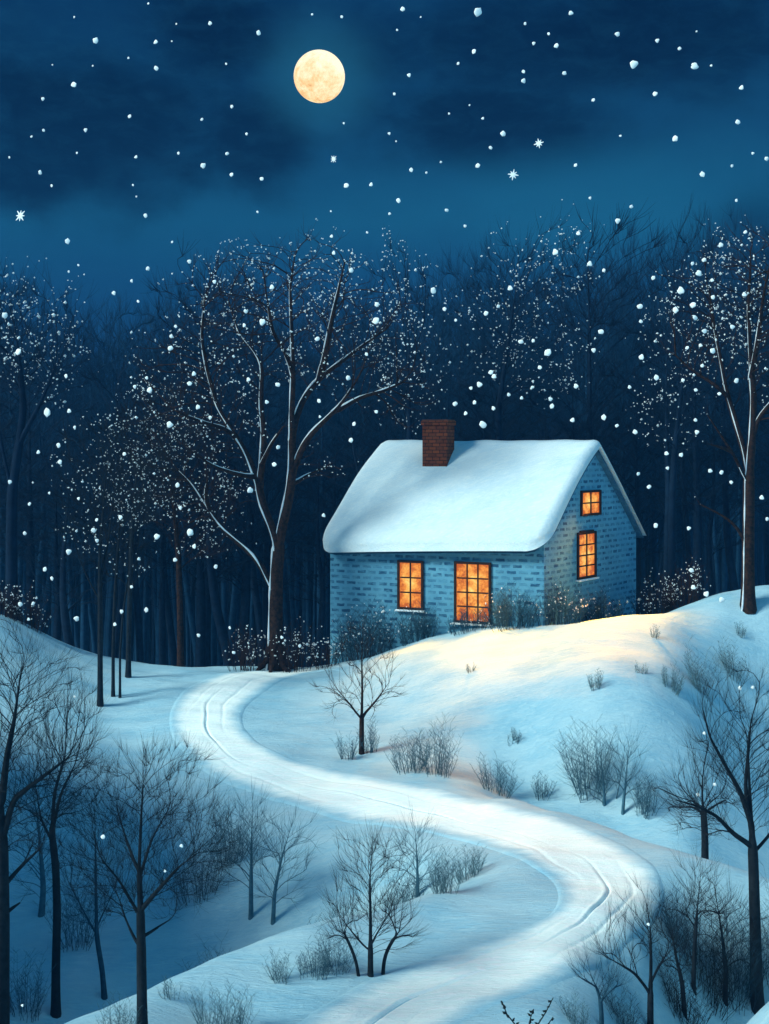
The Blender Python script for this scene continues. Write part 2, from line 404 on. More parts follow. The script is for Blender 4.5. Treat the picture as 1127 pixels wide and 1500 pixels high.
def tree_mesh(seed, limbs, ells, n_attr, r_base, step=.22, r_tip=.006, up=.25, twigs=2, twig_len=.45, thr=.045, power=.47, wob=.0, kill=1.7, radial=0.):
    """limbs: list of polylines (world); the first is the trunk. returns (paths, tips)"""
    R = np.random.default_rng(seed)
    nodes, par, mrad = [], [], []
    def lay(line, first):
        line = np.array(line, float)
        seg = np.linalg.norm(np.diff(line, axis=0), axis=1); tot = seg.sum(); m = max(2, int(tot / step))
        cs = np.r_[0, np.cumsum(seg)]; t = np.linspace(0, tot, m + 1)
        pts = np.stack([np.interp(t, cs, line[:, k]) for k in range(3)], 1)
        for _ in range(2):
            pts[1:-1] = (pts[:-2] + pts[2:]) / 4 + pts[1:-1] / 2
        if wob: pts[1:] += np.cumsum(R.normal(0, wob * step, (m, 3)), axis=0) * np.array([1, 1, .2])
        if first: nodes.append(pts[0]); par.append(-1); last = 0; mrad.append(0)
        else:
            N = np.array(nodes); last = int(np.linalg.norm(N - pts[0], axis=1).argmin())
        a0 = .56 if tot > 2.2 * step * 7 else .36
        for q_, p in enumerate(pts[1:]):
            nodes.append(p); par.append(last); last = len(nodes) - 1
            mrad.append(0 if first else r_base * (a0 - (a0 - .10) * (q_ + 1) / m))
    for i, l in enumerate(limbs): lay(l, i == 0)
    att = crown_points(R, ells, n_attr)
    lo = np.array(limbs[0][0], float); hi_z = att[:, 2].max(); hub = np.array([att[:, 0].mean() * .5 + lo[0] * .5, att[:, 1].mean(), lo[2] + (hi_z - lo[2]) * .30])
    N, Pa = colonize(R, nodes, par, att, step, step * 7, step * kill, up, hub=hub, rad=radial)
    n = len(N); ch = [[] for _ in range(n)]
    for i in range(1, n):
        ch[Pa[i]].append(i)
    # terminal twig fans
    tw = []; dirs = np.zeros((n, 3))
    m = Pa >= 0; dirs[m] = N[m] - N[Pa[m]]; dirs /= np.linalg.norm(dirs, axis=1)[:, None] + 1e-9
    cnt = np.ones(n)
    for i in range(n - 1, 0, -1):
        if not ch[i]: cnt[i] = 1
        cnt[Pa[i]] += cnt[i] * 1.0 if ch[Pa[i]] else 0
    # (children always come after their parents, except where a limb was laid on later: iterate by order)
    leaf = np.array([len(c) == 0 for c in ch]); cnt = leaf.astype(float)
    for i in range(n - 1, 0, -1): cnt[Pa[i]] += cnt[i]
    rad = np.maximum(r_tip, r_base * (cnt / cnt[0]) ** power)
    hh = np.clip((N[:, 2] - N[0, 2]) / (N[:, 2].max() - N[0, 2]), 0, 1)
    rad = np.where(rad > r_tip * 1.5, np.maximum(r_tip, rad * (1.12 - .45 * hh + .5 * np.exp(-hh * 28))), rad)
    rad[:len(mrad)] = np.maximum(rad[:len(mrad)], mrad)
    # smooth chains a little
    for _ in range(2):
        Q = N.copy()
        for i in range(1, n):
            if len(ch[i]) == 1: Q[i] = .5 * N[i] + .25 * (N[Pa[i]] + N[ch[i][0]])
        N = Q
    paths = []; stack = [0]; used = set()
    starts = [(0, -1)]
    while starts:
        s0, frm = starts.pop(); pts, rr = [], []
        if frm >= 0: pts.append(N[frm]); rr.append(min(rad[frm], rad[s0] * 1.25))
        c = s0
        while True:
            pts.append(N[c]); rr.append(rad[c])
            if not ch[c]: break
            k = sorted(ch[c], key=lambda q: -cnt[q])
            for q in k[1:]: starts.append((q, c))
            c = k[0]
        paths.append((np.array(pts), np.array(rr)))
    tips = N[leaf]; td = dirs[leaf]
    side = [(N[i], dirs[i]) for i in range(n) if rad[i] < thr * .6 and R.random() < .35]
    allt = [(p, d) for p, d in zip(tips, td)] + side
    ends = []
    for p, d in allt:
        for _ in range(twigs):
            hv = p - hub; hv /= np.linalg.norm(hv) + 1e-9
            v = d * .8 + hv * (.1 + radial * .9) + R.normal(0, .38 - radial * .12, 3); v[2] += .3; v /= np.linalg.norm(v)
            l = twig_len * R.uniform(.45, 1.1); mid = p + v * l * .5 + R.normal(0, .03, 3) * l
            e = mid + (v + np.array([0, 0, .18])) * l * .5
            paths.append((np.array([p, mid, e]), np.array([r_tip * .8, r_tip * .6, r_tip * .3]))); ends.append(e)
    return paths, np.array(ends), N[(rad < thr * .7)]

def emit_tree(name, label, cat, group, base, data, bark, thr=.045, frost=0, frost_size=.03, snow=None, snowmat=None, origin_thing=None, R=None, roots=False):
    paths, ends, thin = data
    t = empty(name, base, label, cat, group)
    tr, cr, sn = Tubes(), Tubes(), Tubes()
    for pts, rr in paths:
        big = rr > thr
        k = int(big.sum())
        if k >= 2:
            tr.add(pts[:k + 1], rr[:k + 1], 8)
            if k < len(pts) - 1: cr.add(pts[k:], rr[k:], 3 if rr[k] < .02 else 4)
        else: cr.add(pts, rr, 3 if rr[0] < .025 else 4)
        if snow and len(pts) > 3 and (snowmat or frm_fork(pts)):
            lim = snow
            sel = rr > lim
            j = int(sel.sum())
            if j > 3:
                p = pts[:j]; r = rr[:j]; d = np.gradient(p, axis=0); d /= np.linalg.norm(d, axis=1)[:, None]
                off = np.array([-.55, -.35, .75]); 
                o = off[None] - (d @ off)[:, None] * d; o /= np.linalg.norm(o, axis=1)[:, None] + 1e-9
                tilt = np.linalg.norm(off[None] - (d @ off)[:, None] * d, axis=1)
                cover = np.clip(1.25 - abs(d[:, 2]) * .8, .2, 1) if snowmat else np.clip(1.6 - abs(d[:, 2]) * 1.75, 0, 1)
                wv = .75 + .35 * np.sin(np.arange(j) * 1.1 + pts[0, 0] * 9) + R.normal(0, .12, j)
                sr = np.minimum(r * .6, .042 + r * .22) * cover * wv * (.75 if len(ends) < 3000 else 1)
                sn.add(p + o * (r - sr * .15)[:, None], np.maximum(sr, .003), 5)
    tr.build('trunk', bark, t, base); cr.build('crown', bark, t, base)
    sn.build('snow', snowmat or M_SNOWBIT, t, base)
    if frost and len(ends):
        src = np.vstack([ends, thin]) if len(thin) else ends
        # clustered specks: choose with a lumpy weight so light and dark clumps form
        w = .5 + .5 * np.sin(src[:, 0] * 1.9 + 1.3 * np.sin(src[:, 2] * 1.1)) * np.sin(src[:, 2] * 2.1 + src[:, 1])
        w = w ** 2 + .08; w /= w.sum()
        k = R.choice(len(src), size=min(frost, len(src) * 2), p=w)
        pt = src[k] + R.normal(0, .025, (len(k), 3))
        bits('snow_specks', pt, frost_size, M_SNOWBIT, t, base, R)
    return t

def dz_off(pts, base_d, R, spread):
    """pixel polyline -> world line round a given distance, bending towards or away from the eye"""
    k = R.uniform(-spread, spread); n = len(pts); out = []
    for i, (px, py) in enumerate(pts): out.append(P(px, py, base_d + k * (i / max(1, n - 1)) ** 1.3))
    return out
def ell(px, py, d, wx, wy, depth=None, dy=0):
    c = P(px, py, d); k = d / F
    return (c[0], c[1] + dy, c[2], wx * k / 2, depth if depth else wx * k / 2 * .8, wy * k / 2)

# ---- the great snow-edged tree left of the house
def oak():
    R = np.random.default_rng(11)
    b = hit(404, 972, 40); D = b[1] if 44 < b[1] < 47 else 45.6
    b = np.array([(404 - CX) / F * D, D, gz((404 - CX) / F * D, D)])
    L = [[(404,980),(404,930),(404,890),(405,850),(408,800),(415,765),(425,725),(429,680),(427,620),(430,545),(427,470),(425,420),(432,375)],
         [(403,868),(394,850),(377,817),(355,800),(328,778),(306,746),(284,711),(262,690)],
         [(408,800),(400,775),(386,746),(378,706),(362,665),(345,640),(320,600),(304,545),(295,495),(300,440)],
         [(375,700),(360,698),(320,687),(285,665)],
         [(345,640),(330,627),(300,620),(266,606)],
         [(380,715),(384,680),(387,640),(382,590),(385,535),(368,510),(350,490),(335,440)],
         [(384,680),(398,650),(415,625)],
         [(430,545),(418,515),(400,490),(392,440)],
         [(428,640),(433,610),(450,575),(470,553),(500,530),(540,500),(572,478)],
         [(470,553),(477,520),(487,465),(497,420),(505,385)],
         [(427,695),(450,640),(480,613),(502,590),(527,550)],
         [(488,606),(530,580),(557,575),(590,560)],
         [(428,712),(445,698),(466,689)],
         [(306,746),(300,720),(306,700)]]
    limbs = [dz_off(l, D, R, 0 if i == 0 else 2.0) for i, l in enumerate(L)]
    limbs[0][0][2] = gz(limbs[0][0][0], D) - .2
    E = [ell(410,470,D,330,210), ell(290,560,D,200,190), ell(520,520,D,190,190), ell(270,660,D,180,150), ell(430,400,D,220,110), ell(340,420,D,150,110),ell(560,470,D,110,120),ell(590,560,D,110,150), ell(235,600,D,80,130), ell(290,730,D,150,110), ell(350,620,D,100,120), ell(470,690,D,70,60)]
    data = tree_mesh(11, limbs, E, 3200, .265, step=.27, r_tip=.0075, up=.25, twigs=3, twig_len=.7, thr=.05, power=.43)
    t = emit_tree('tree', 'great spreading bare tree with snow-edged limbs and white speckled crown, left of the house', 'tree', None, b, data, M_BARK, .05, 3000, .026, .040, M_FROST, R=R)
    # root flare
    rt = Tubes()
    for a in range(6):
        an = a * 1.05 + .3; v = np.array([math.cos(an), math.sin(an), 0])
        q = b + v * .75
        rt.add([b + np.array([0, 0, .95]) + v * .18, b + v * .34 + np.array([0, 0, .3]), [q[0], q[1], gz(q[0], q[1]) - .05]], [.17, .15, .05], 6)
    rt.build('root', M_BARK, t, b)
oak()

# ---- big tree on the right-hand crest
def right_tree():
    R = np.random.default_rng(5)
    D = 44.6; b = np.array([(1096 - CX) / F * D, D, gz((1096 - CX) / F * D, D)])
    L = [[(1096,890),(1096,816),(1097,740),(1097,696),(1101,650),(1104,590),(1099,520),(1096,450),(1100,390)],
         [(1096,700),(1092,662),(1083,640),(1076,612),(1064,575),(1056,530),(1046,480),(1040,430)],
         [(1066,580),(1050,565),(1034,555),(1009,540),(990,520)],
         [(1096,715),(1088,691),(1072,660),(1055,636),(1036,607)],
         [(1072,660),(1058,656),(1040,651)],
         [(1096,805),(1089,785),(1079,768),(1058,754),(1026,739)],
         [(1101,650),(1106,620),(1120,600),(1145,575),(1165,540)],
         [(1099,560),(1110,500),(1119,430),(1130,380)]]
    limbs = [dz_off(l, D, R, 0 if i == 0 else 1.6) for i, l in enumerate(L)]
    limbs[0][0][2] = b[2] - .2
    E = [ell(1090,450,D,230,220), ell(1020,480,D,120,180), ell(1150,520,D,160,240), ell(1095,380,D,130,90), ell(1000,430,D,80,100)]
    data = tree_mesh(5, limbs, E, 1900, .21, step=.27, r_tip=.0075, up=.25, twigs=3, twig_len=.7, thr=.055, power=.46)
    emit_tree('tree', 'tall bare tree with speckled crown on the right crest beyond the house', 'tree', None, b, data, M_BARK, .055, 1500, .026, .06, M_FROST, R=R)
right_tree()

# ---- generic trees drawn from a foot, a trunk line and crown ellipses
def tree(seed, name, label, line, ells, n, rb, D=None, bark=None, frost=0, fs=.025, snow=None, group=None, step=None, twigs=3, twig_len=None, spread=.8, extra=(), up=.3, rtip=None, cat='tree', power=.58, thr=None, up2=.45):
    R = np.random.default_rng(seed)
    if D is None: D = hit(*line[0])[1]
    k = D / F
    b = np.array([(line[0][0] - CX) * k, D, 0]); b[2] = gz(b[0], b[1])
    limbs = [dz_off(line, D, R, 0)] + [dz_off(l, D, R, spread) for l in extra]
    limbs[0][0] = b - np.array([0, 0, .15]); up = max(up, up2)
    E = [ell(e[0], e[1], D, e[2], e[3]) for e in ells]
    step = step or 8 * k; n = int(n * .95)
    thr = thr or max(.02, rb * .22)
    data = tree_mesh(seed, limbs, E, n, rb, step=step, r_tip=(rtip * .42 if rtip else .22 * k), up=up, twigs=twigs, twig_len=twig_len or 34 * k, thr=thr, power=power, radial=.32)
    return emit_tree(name, label, cat, group, b, data, bark or M_BARKBLACK, thr, frost, fs, snow, None, R=R)

GB = 'young snow-speckled trees on the left slope'
tree(21, 'young_tree', 'tallest dark-stemmed young tree of the left cluster, its foot lowest on the snow', [(147,1034),(147,960),(147,890),(146,820),(150,760),(155,700)], [(150,740,150,220),(130,690,90,120),(190,700,90,150)], 800, .085, frost=300, snow=.05, group=GB, extra=[[(146,880),(130,850),(116,818)],[(147,850),(158,800),(165,740)]])
tree(22, 'young_tree', 'slim young tree just right of the tallest stem in the left cluster', [(166,1020),(166,950),(168,880),(172,820),(176,760)], [(178,740,90,180)], 350, .055, frost=100, group=GB)
tree(23, 'young_tree', 'thinnest short-stemmed young tree in the middle of the left cluster', [(176,1022),(176,960),(180,900),(186,860)], [(188,820,70,130)], 220, .04, frost=60, group=GB)
tree(24, 'young_tree', 'young tree with pale frosted stem, rightmost of the left cluster', [(188,992),(189,920),(191,850),(193,790),(197,730)], [(205,680,140,200),(240,640,110,160)], 700, .085, frost=280, snow=.03, group=GB)
tree(25, 'speckled_tree', 'dark slender tree thick with white specks, behind the left snow slope', [(265,985),(264,900),(262,820),(255,740),(240,660)], [(240,680,170,220),(290,760,120,160),(210,640,90,110)], 1100, .12, D=48, frost=600, fs=.03, snow=.05, group='speckled trees behind the crest', bark=M_BARK)
tree(26, 'speckled_tree', 'tree at the left edge with a white-dotted round crown above the wood', [(18,900),(17,800),(18,720),(28,650),(35,600),(30,540)], [(30,500,190,200),(80,540,110,130),(-20,470,140,160)], 1300, .21, D=46.5, frost=900, fs=.032, group='speckled trees behind the crest', bark=M_BARKFAR, extra=[[(18,720),(4,660),(-6,600)],[(28,650),(60,590),(80,540)]])
tree(27, 'speckled_tree', 'speckled tree rising out of the wood right of the chimney', [(735,760),(733,680),(730,600),(742,520),(752,450)], [(800,400,140,130),(760,470,150,150),(790,540,150,130),(720,500,90,150)], 1100, .16, D=56, frost=800, fs=.036, group='speckled trees behind the crest', bark=M_BARKFAR)
tree(28, 'speckled_tree', 'speckled bare tree in the wood between the house gable and the right tree', [(985,880),(984,800),(985,720),(990,640),(1000,560)], [(1000,520,130,200),(985,600,130,160)], 800, .15, D=52, frost=380, fs=.034, group='speckled trees behind the crest', bark=M_BARKFAR)
tree(29, 'speckled_tree', 'speckled tree close behind the house end of the great crown', [(600,800),(600,700),(600,620),(598,560)], [(600,540,110,220),(590,430,100,120)], 700, .14, D=54, frost=480, fs=.033, group='speckled trees behind the crest', bark=M_BARKFAR)

# ---- foreground
tree(31, 'bare_tree', 'small round-crowned bare tree beside the road bend below the house', [(530,1104),(530,1060),(531,1010),(530,960),(532,920)], [(530,985,120,150),(500,1010,70,90),(562,990,70,110)], 900, .075, bark=M_BARK, rtip=.0085, extra=[[(530,1055),(512,1030),(492,1008)],[(530,1050),(552,1026),(570,1000)]], twig_len=.36)
tree(32, 'bare_tree', 'tall fan-crowned bare tree standing before the left hollow', [(209,1512),(208,1450),(207,1380),(206,1330),(204,1270),(207,1200),(210,1140)], [(215,1190,220,190),(215,1260,250,170),(150,1230,110,150),(290,1230,110,150),(180,1320,90,70)], 2200, .078, rtip=.0052, snow=.065,
     extra=[[(205,1390),(185,1350),(176,1320)],[(204,1340),(175,1290),(150,1260)],[(205,1335),(235,1300),(262,1270),(290,1250)],[(208,1375),(235,1355),(255,1345)],[(204,1280),(185,1230),(170,1180)],[(205,1285),(222,1230),(250,1180)]])
tree(33, 'bare_tree', 'great dark tree on the left frame edge with branches arching right', [(3,1560),(3,1450),(4,1350),(3,1240),(-2,1170),(-8,1100)], [(30,1080,200,280),(70,1080,150,230),(10,980,130,150),(-60,1050,120,300),(40,1200,120,120)], 2300, .14, D=22.5, rtip=.0055, thr=.035,
     extra=[[(3,1230),(20,1170),(60,1140),(100,1110)],[(4,1300),(30,1270),(62,1240)],[(2,1180),(10,1110),(22,1050),(30,990)],[(4,1340),(30,1322)]])
tree(34, 'bare_tree', 'tall slender dark tree second from the left edge, crown over the hollow', [(82,1487),(82,1420),(84,1340),(82,1270),(76,1220),(80,1160),(95,1110)], [(90,1120,130,200),(105,1060,90,120),(60,1150,110,150)], 1500, .088, rtip=.0065,
     extra=[[(78,1235),(60,1200),(52,1150)],[(78,1210),(90,1160),(110,1120)]])
tree(35, 'bare_tree', 'leaning thin tree with crooked foot between two taller left trees', [(154,1462),(150,1420),(142,1375),(141,1320),(140,1240),(139,1200)], [(130,1280,120,180),(140,1220,100,120)], 900, .055, rtip=.006, bark=M_BARKBLUE, extra=[[(142,1370),(120,1330),(100,1290)],[(141,1360),(160,1320),(172,1290)]])
tree(36, 'bare_tree', 'hazy blue thin tree deep in the left hollow behind the fan-crowned tree', [(60,1440),(58,1380),(64,1300),(56,1200),(46,1150)], [(56,1230,110,190)], 600, .07, D=30, bark=M_SHRUBMIST)
tree(37, 'bare_tree', 'slim pale blue tree rising at the right rim of the left hollow', [(368,1345),(368,1290),(369,1230),(370,1190)], [(368,1230,90,120),(350,1250,80,110)], 600, .055, bark=M_SHRUBMIST, rtip=.008)
tree(38, 'bare_tree', 'low bushy tree right of the slim blue tree in the hollow', [(400,1352),(402,1310),(412,1260),(424,1220)], [(410,1270,90,130),(430,1230,60,70)], 500, .05, bark=M_SHRUBMIST, rtip=.0075)
tree(39, 'bare_tree', 'dark tree with tall oval crown on the bank inside the lower bend', [(543,1431),(543,1390),(543,1340),(542,1290),(545,1245)], [(545,1290,120,130),(540,1330,130,110),(575,1370,70,70),(510,1350,70,90)], 1500, .05, rtip=.0062,
     extra=[[(542,1396),(520,1370),(500,1345)],[(543,1385),(560,1355),(575,1330)]])
tree(40, 'bare_tree', 'little leaning tree just right of the oval-crowned tree', [(561,1427),(562,1405),(570,1385),(585,1365)], [(585,1350,50,75)], 260, .034, rtip=.0055)
tree(41, 'bare_tree', 'little tree leaning left at the foot of the oval-crowned tree', [(527,1431),(522,1405),(513,1385),(502,1362)], [(500,1355,50,70)], 240, .03, rtip=.0055)
tree(42, 'bare_tree', 'tuft-crowned small tree at the tip of the left hollow', [(612,1313),(612,1285),(611,1255),(609,1225)], [(610,1240,60,80),(612,1275,90,70)], 650, .045, rtip=.0075, bark=M_SHRUBMIST)
tree(43, 'bare_tree', 'large dark tree on the right frame edge with long left-reaching limb', [(1110,1478),(1108,1420),(1106,1340),(1104,1270),(1102,1220),(1098,1150),(1095,1080)], [(1090,1090,170,200),(1060,1130,120,180),(1150,1120,120,260),(1010,1180,80,60),(1040,1210,100,60)], 2200, .112, rtip=.006, thr=.032, snow=.09,
     extra=[[(1103,1240),(1075,1222),(1050,1195),(1020,1180),(990,1172)],[(1102,1210),(1085,1160),(1062,1120),(1040,1080),(1030,1040)],[(1104,1250),(1130,1220),(1150,1180)],[(1103,1230),(1092,1150),(1100,1060)]])
tree(44, 'bare_tree', 'round-crowned dark tree at the bottom right below the road bend', [(953,1512),(953,1460),(954,1410),(953,1360)], [(935,1370,100,110),(950,1340,70,70),(905,1390,70,60),(975,1385,50,80)], 1400, .056, rtip=.0052,
     extra=[[(953,1455),(930,1425),(900,1408),(878,1395)],[(953,1440),(968,1410),(985,1390)]])
tree(45, 'bare_tree', 'slim tree with vase crown rising above the lower right thicket', [(1016,1450),(1017,1400),(1020,1350),(1024,1310),(1026,1285)], [(1022,1300,70,90),(1015,1330,80,60)], 800, .042, rtip=.0062)
tree(46, 'bare_tree', 'pale forked little tree left of the bottom right round crown', [(882,1508),(881,1470),(874,1445),(866,1430)], [(870,1425,70,50),(895,1440,40,50)], 360, .04, rtip=.005, bark=M_BARKBLUE, extra=[[(880,1468),(890,1448),(898,1435)],[(876,1448),(860,1436),(845,1430)]])
tree(47, 'bare_tree', 'thin many-stemmed tree between the thicket and the right edge tree', [(1062,1470),(1064,1420),(1058,1370),(1052,1330)], [(1055,1350,80,130),(1080,1380,60,90)], 800, .05, rtip=.0058)
tree(48, 'bare_tree', 'crooked thin tree right of the bottom right round crown', [(1004,1490),(1000,1440),(990,1400),(985,1370)], [(990,1390,60,90)], 420, .045, rtip=.0058)
tree(49, 'bare_tree', 'dark short-trunked tree behind the road bank, under the long limb', [(1033,1245),(1033,1225),(1032,1205),(1030,1180)], [(1020,1170,110,70),(1035,1130,80,90)], 500, .09, D=30.5, rtip=.008, thr=.03)
tree(50, 'bare_tree', 'tall misty tree with two stems on the slope left of the right edge tree', [(885,1205),(886,1180),(884,1140),(880,1110)], [(870,1135,80,90)], 520, .05, D=34.3, rtip=.009, bark=M_SHRUBMIST, extra=[[(896,1200),(906,1160),(912,1120),(915,1095)]])
tree(51, 'bare_tree', 'misty thin tree beside the two-stemmed one above the road bank', [(912,1212),(914,1170),(918,1130),(922,1095)], [(918,1130,60,100)], 420, .042, D=34, rtip=.009, bark=M_SHRUBMIST)

# ------------------------------------------------------------------ shrubs
def shrub(seed, label, px, py, w, h, mat, n=26, D=None, frost=0, fs=.02, rr=None, group=None, name='shrub', open_=.34):
    R = np.random.default_rng(seed)
    if D is None:
        b = hit(px, py)
    else:
        b = np.array([(px - CX) / F * D, D, 0.]); b[2] = gz(b[0], b[1])
    D = b[1]; k = D / F; hw = w * k / 2; hh = h * k; rr = rr or .23 * k; n = int(n * 1.35); h = h * 1.12; hh = h * k
    T = Tubes(); ends = []
    for i in range(n):
        u = R.uniform(-1, 1); v = R.uniform(-1, 1) * .7
        f = np.array([b[0] + u * hw * .55, b[1] + v * hw * .5, 0]); f[2] = gz(f[0], f[1]) - .05
        lean = np.array([u * open_ * R.uniform(.5, 1.3) + R.normal(0, .12), v * .4 + R.normal(0, .12), 1.])
        ln = hh * R.uniform(.55, 1.0) * (1 - .3 * abs(u)); m = 6
        pts = [f]; d = lean / np.linalg.norm(lean)
        for j in range(m):
            d = d + R.normal(0, .08, 3) + np.array([0, 0, .04]); d /= np.linalg.norm(d); pts.append(pts[-1] + d * ln / m)
        pts = np.array(pts); T.add(pts, np.linspace(rr * 2.0, rr * .6, m + 1), 3); ends.append(pts[-1])
        for j in range(1, m + 1):
            for _ in range(2 if j > 1 else 1):
                sd = np.array([R.choice([-1, 1]) * R.uniform(.3, .8), R.normal(0, .35), R.uniform(.5, 1.)]); sd /= np.linalg.norm(sd)
                q = pts[j]; l = ln * R.uniform(.14, .34) * (1.15 - j / m * .5)
                e = q + sd * l; mid = q + sd * l * .5 + np.array([0, 0, -.03 * l])
                T.add([q, mid, e], [rr * .8, rr * .65, rr * .4], 3); ends.append(e)
                if R.random() < .8:
                    s2 = sd + np.array([R.normal(0, .5), R.normal(0, .3), .2]); e2 = mid + s2 * l * .45
                    T.add([mid, e2], [rr * .55, rr * .35], 3); ends.append(e2)
    t = empty(name, b, label, 'shrub', group)
    T.build('stems', mat, t, b).name = 'stem_cluster'
    if frost:
        ends = np.array(ends); kx = R.choice(len(ends), min(frost, len(ends) * 2))
        bits('snow_specks', ends[kx] + R.normal(0, .03, (len(kx), 3)), fs, M_SNOWBIT, t, b, R)
    return t
FR = 'frosted shrubs along the house and the crest'
shrub(101, 'frost-tipped dark shrub left of the great tree foot', 360, 975, 75, 62, M_BARK, 30, D=45.4, frost=110, fs=.028, group=FR)
shrub(102, 'frosted shrub touching the right side of the great tree foot', 435, 976, 70, 75, M_BARK, 34, D=45.2, frost=130, fs=.028, group=FR)
shrub(103, 'small frosted shrub right of the great tree before the house corner', 480, 974, 55, 48, M_BARK, 24, D=45.0, frost=70, fs=.028, group=FR)
shrub(104, 'wide frosted shrub at the left house corner, below the small front window', 535, 962, 129, 80, M_BARKBLUE, 73, D=46.0, frost=150, fs=.026, group=FR)
shrub(105, 'low blue shrub under the wall between the two front windows', 615, 948, 88, 53, M_BARKBLUE, 54, D=45.35, frost=24, fs=.025, group=FR)
shrub(106, 'low frosted shrub right below the big front window', 690, 938, 106, 34, M_BARKBLUE, 54, D=44.65, frost=26, fs=.025, group=FR)
shrub(107, 'blue shrub against the front wall right of the big window', 752, 932, 106, 62, M_BARKBLUE, 64, D=44.05, frost=40, fs=.025, group=FR)
shrub(108, 'rounded frosted shrub at the near corner of the gable wall', 818, 922, 106, 60, M_BARKBLUE, 64, D=44.0, frost=100, fs=.025, group=FR)
shrub(109, 'frosted shrub below the tall gable window', 880, 912, 100, 51, M_BARKBLUE, 57, D=46.0, frost=90, fs=.025, group=FR)
shrub(110, 'dark frosted shrub directly behind the right house corner', 960, 906, 80, 62, M_BARK, 40, D=46.5, frost=150, fs=.028, group=FR)
shrub(111, 'tallest frosted shrub on the crest right of the house', 1005, 902, 70, 68, M_BARK, 36, D=46.3, frost=120, fs=.028, group=FR)
shrub(112, 'frosted shrub on the crest at the left edge', 40, 928, 80, 56, M_BARK, 34, D=45.3, frost=90, fs=.028, group=FR)
shrub(113, 'small frosted shrub peeping over the left crest', 5, 912, 60, 50, M_BARK, 24, D=45.2, frost=60, fs=.028, group=FR)
SL = 'bare shrubs on the slope below the house'
shrub(120, 'wide bare shrub on the road edge right of the small round tree', 600, 1130, 70, 62, M_SHRUBMIST, 34, group=SL)
shrub(121, 'tall bare shrub on the bank right of the wide roadside shrub', 642, 1136, 60, 80, M_SHRUBMIST, 30, group=SL)
shrub(122, 'low blue shrub above the road, left of a narrow one', 728, 1160, 65, 55, M_SHRUBMIST, 30, D=34.4, group=SL)
shrub(123, 'narrow upright shrub alone on the bank above the road', 793, 1172, 32, 42, M_SHRUBMIST, 16, D=34.6, group=SL)
shrub(124, 'dense tall misty shrub behind the road bank', 865, 1198, 75, 105, M_SHRUBMIST, 40, D=34.6, group=SL)
shrub(125, 'misty shrub leaning right at the end of the road bank row', 945, 1220, 60, 58, M_SHRUBMIST, 26, D=33.9, group=SL)
shrub(126, 'very small pale shrub alone in the middle of the slope', 752, 1090, 24, 22, M_SHRUBPALE, 10, group=SL)
shrub(127, 'pale shrub in the middle of the upper slope', 873, 1008, 26, 30, M_SHRUBPALE, 12, group=SL)
shrub(128, 'round grey shrub on the upper right slope', 983, 1010, 36, 38, M_SHRUBPALE, 22, group=SL)
shrub(129, 'tall narrow grey shrub on the upper right slope', 1025, 1013, 34, 66, M_SHRUBPALE, 22, group=SL)
shrub(130, 'fan-shaped grey shrub above the right edge tree', 1074, 992, 44, 48, M_SHRUBPALE, 20, group=SL)
shrub(131, 'tiny grey shrub near the lit crest', 960, 935, 18, 20, M_SHRUBPALE, 7, group=SL)
shrub(132, 'tiny grey twigs just below the right crest', 1085, 932, 20, 24, M_SHRUBPALE, 8, group=SL)
shrub(133, 'pair of tiny shrubs on the slope below the tall gable window', 940, 985, 30, 18, M_SHRUBPALE, 9, group=SL)
shrub(134, 'thin low shrub left of the small round tree foot', 508, 1112, 30, 44, M_SHRUBMIST, 14, group=SL)
shrub(135, 'thin low shrub right of the small round tree foot', 545, 1102, 26, 50, M_SHRUBMIST, 14, group=SL)
shrub(136, 'tiny grey shrub on the lit slope below the big front window', 690, 985, 16, 16, M_SHRUBPALE, 6, group=SL)
HO = 'shrubs along the hollow and the near bank'
shrub(140, 'dense dark shrub on the hollow rim left of the oval-crowned tree', 440, 1362, 100, 66, M_SHRUBMIST, 50, D=25.6, group=HO)
shrub(141, 'tall blue shrub in the hollow behind the oval-crowned tree', 487, 1350, 80, 96, M_SHRUBMIST, 46, D=26.2, group=HO)
shrub(142, 'reddish-dark shrub under the tuft-crowned small tree', 595, 1318, 70, 60, M_SHRUBMIST, 36, D=26.2, group=HO)
shrub(143, 'pale-stemmed shrub at the hollow tip by the road', 652, 1308, 60, 62, M_SHRUBPALE, 32, group=HO)
shrub(144, 'spreading grey shrub furthest right at the hollow tip', 688, 1286, 60, 50, M_SHRUBPALE, 30, group=HO)
shrub(145, 'blue thicket shrub against the hollow wall right of the fan-crowned tree', 320, 1385, 110, 100, M_SHRUBMIST, 50, D=26.5, group=HO)
shrub(146, 'pale open shrub on the near bank left of the oval-crowned tree', 409, 1440, 36, 52, M_SHRUBPALE, 18, group=HO)
shrub(147, 'dark low shrub on the near bank behind the pale open one', 460, 1428, 70, 44, M_SHRUBMIST, 34, group=HO)
shrub(148, 'dark shrub tucked behind the little left-leaning tree', 492, 1424, 60, 62, M_SHRUBMIST, 30, group=HO)
shrub(149, 'large grey shrub cut by the bottom edge, right of the fan-crowned trunk', 325, 1512, 120, 70, M_SHRUBPALE, 44, group=HO)
shrub(150, 'small sparse twigs on the bank right of the fan-crowned trunk', 250, 1462, 36, 40, M_SHRUBPALE, 9, group=HO)
shrub(151, 'fine grey shrub at the foot of the fan-crowned tree', 175, 1510, 90, 50, M_SHRUBPALE, 26, group=HO)
shrub(152, 'dim blue shrub low between the two left trunks', 35, 1480, 80, 90, M_SHRUBMIST, 30, D=26, group=HO)
shrub(153, 'dim blue shrub in the hollow left of the leaning tree', 112, 1430, 70, 120, M_SHRUBMIST, 30, D=28.5, group=HO)
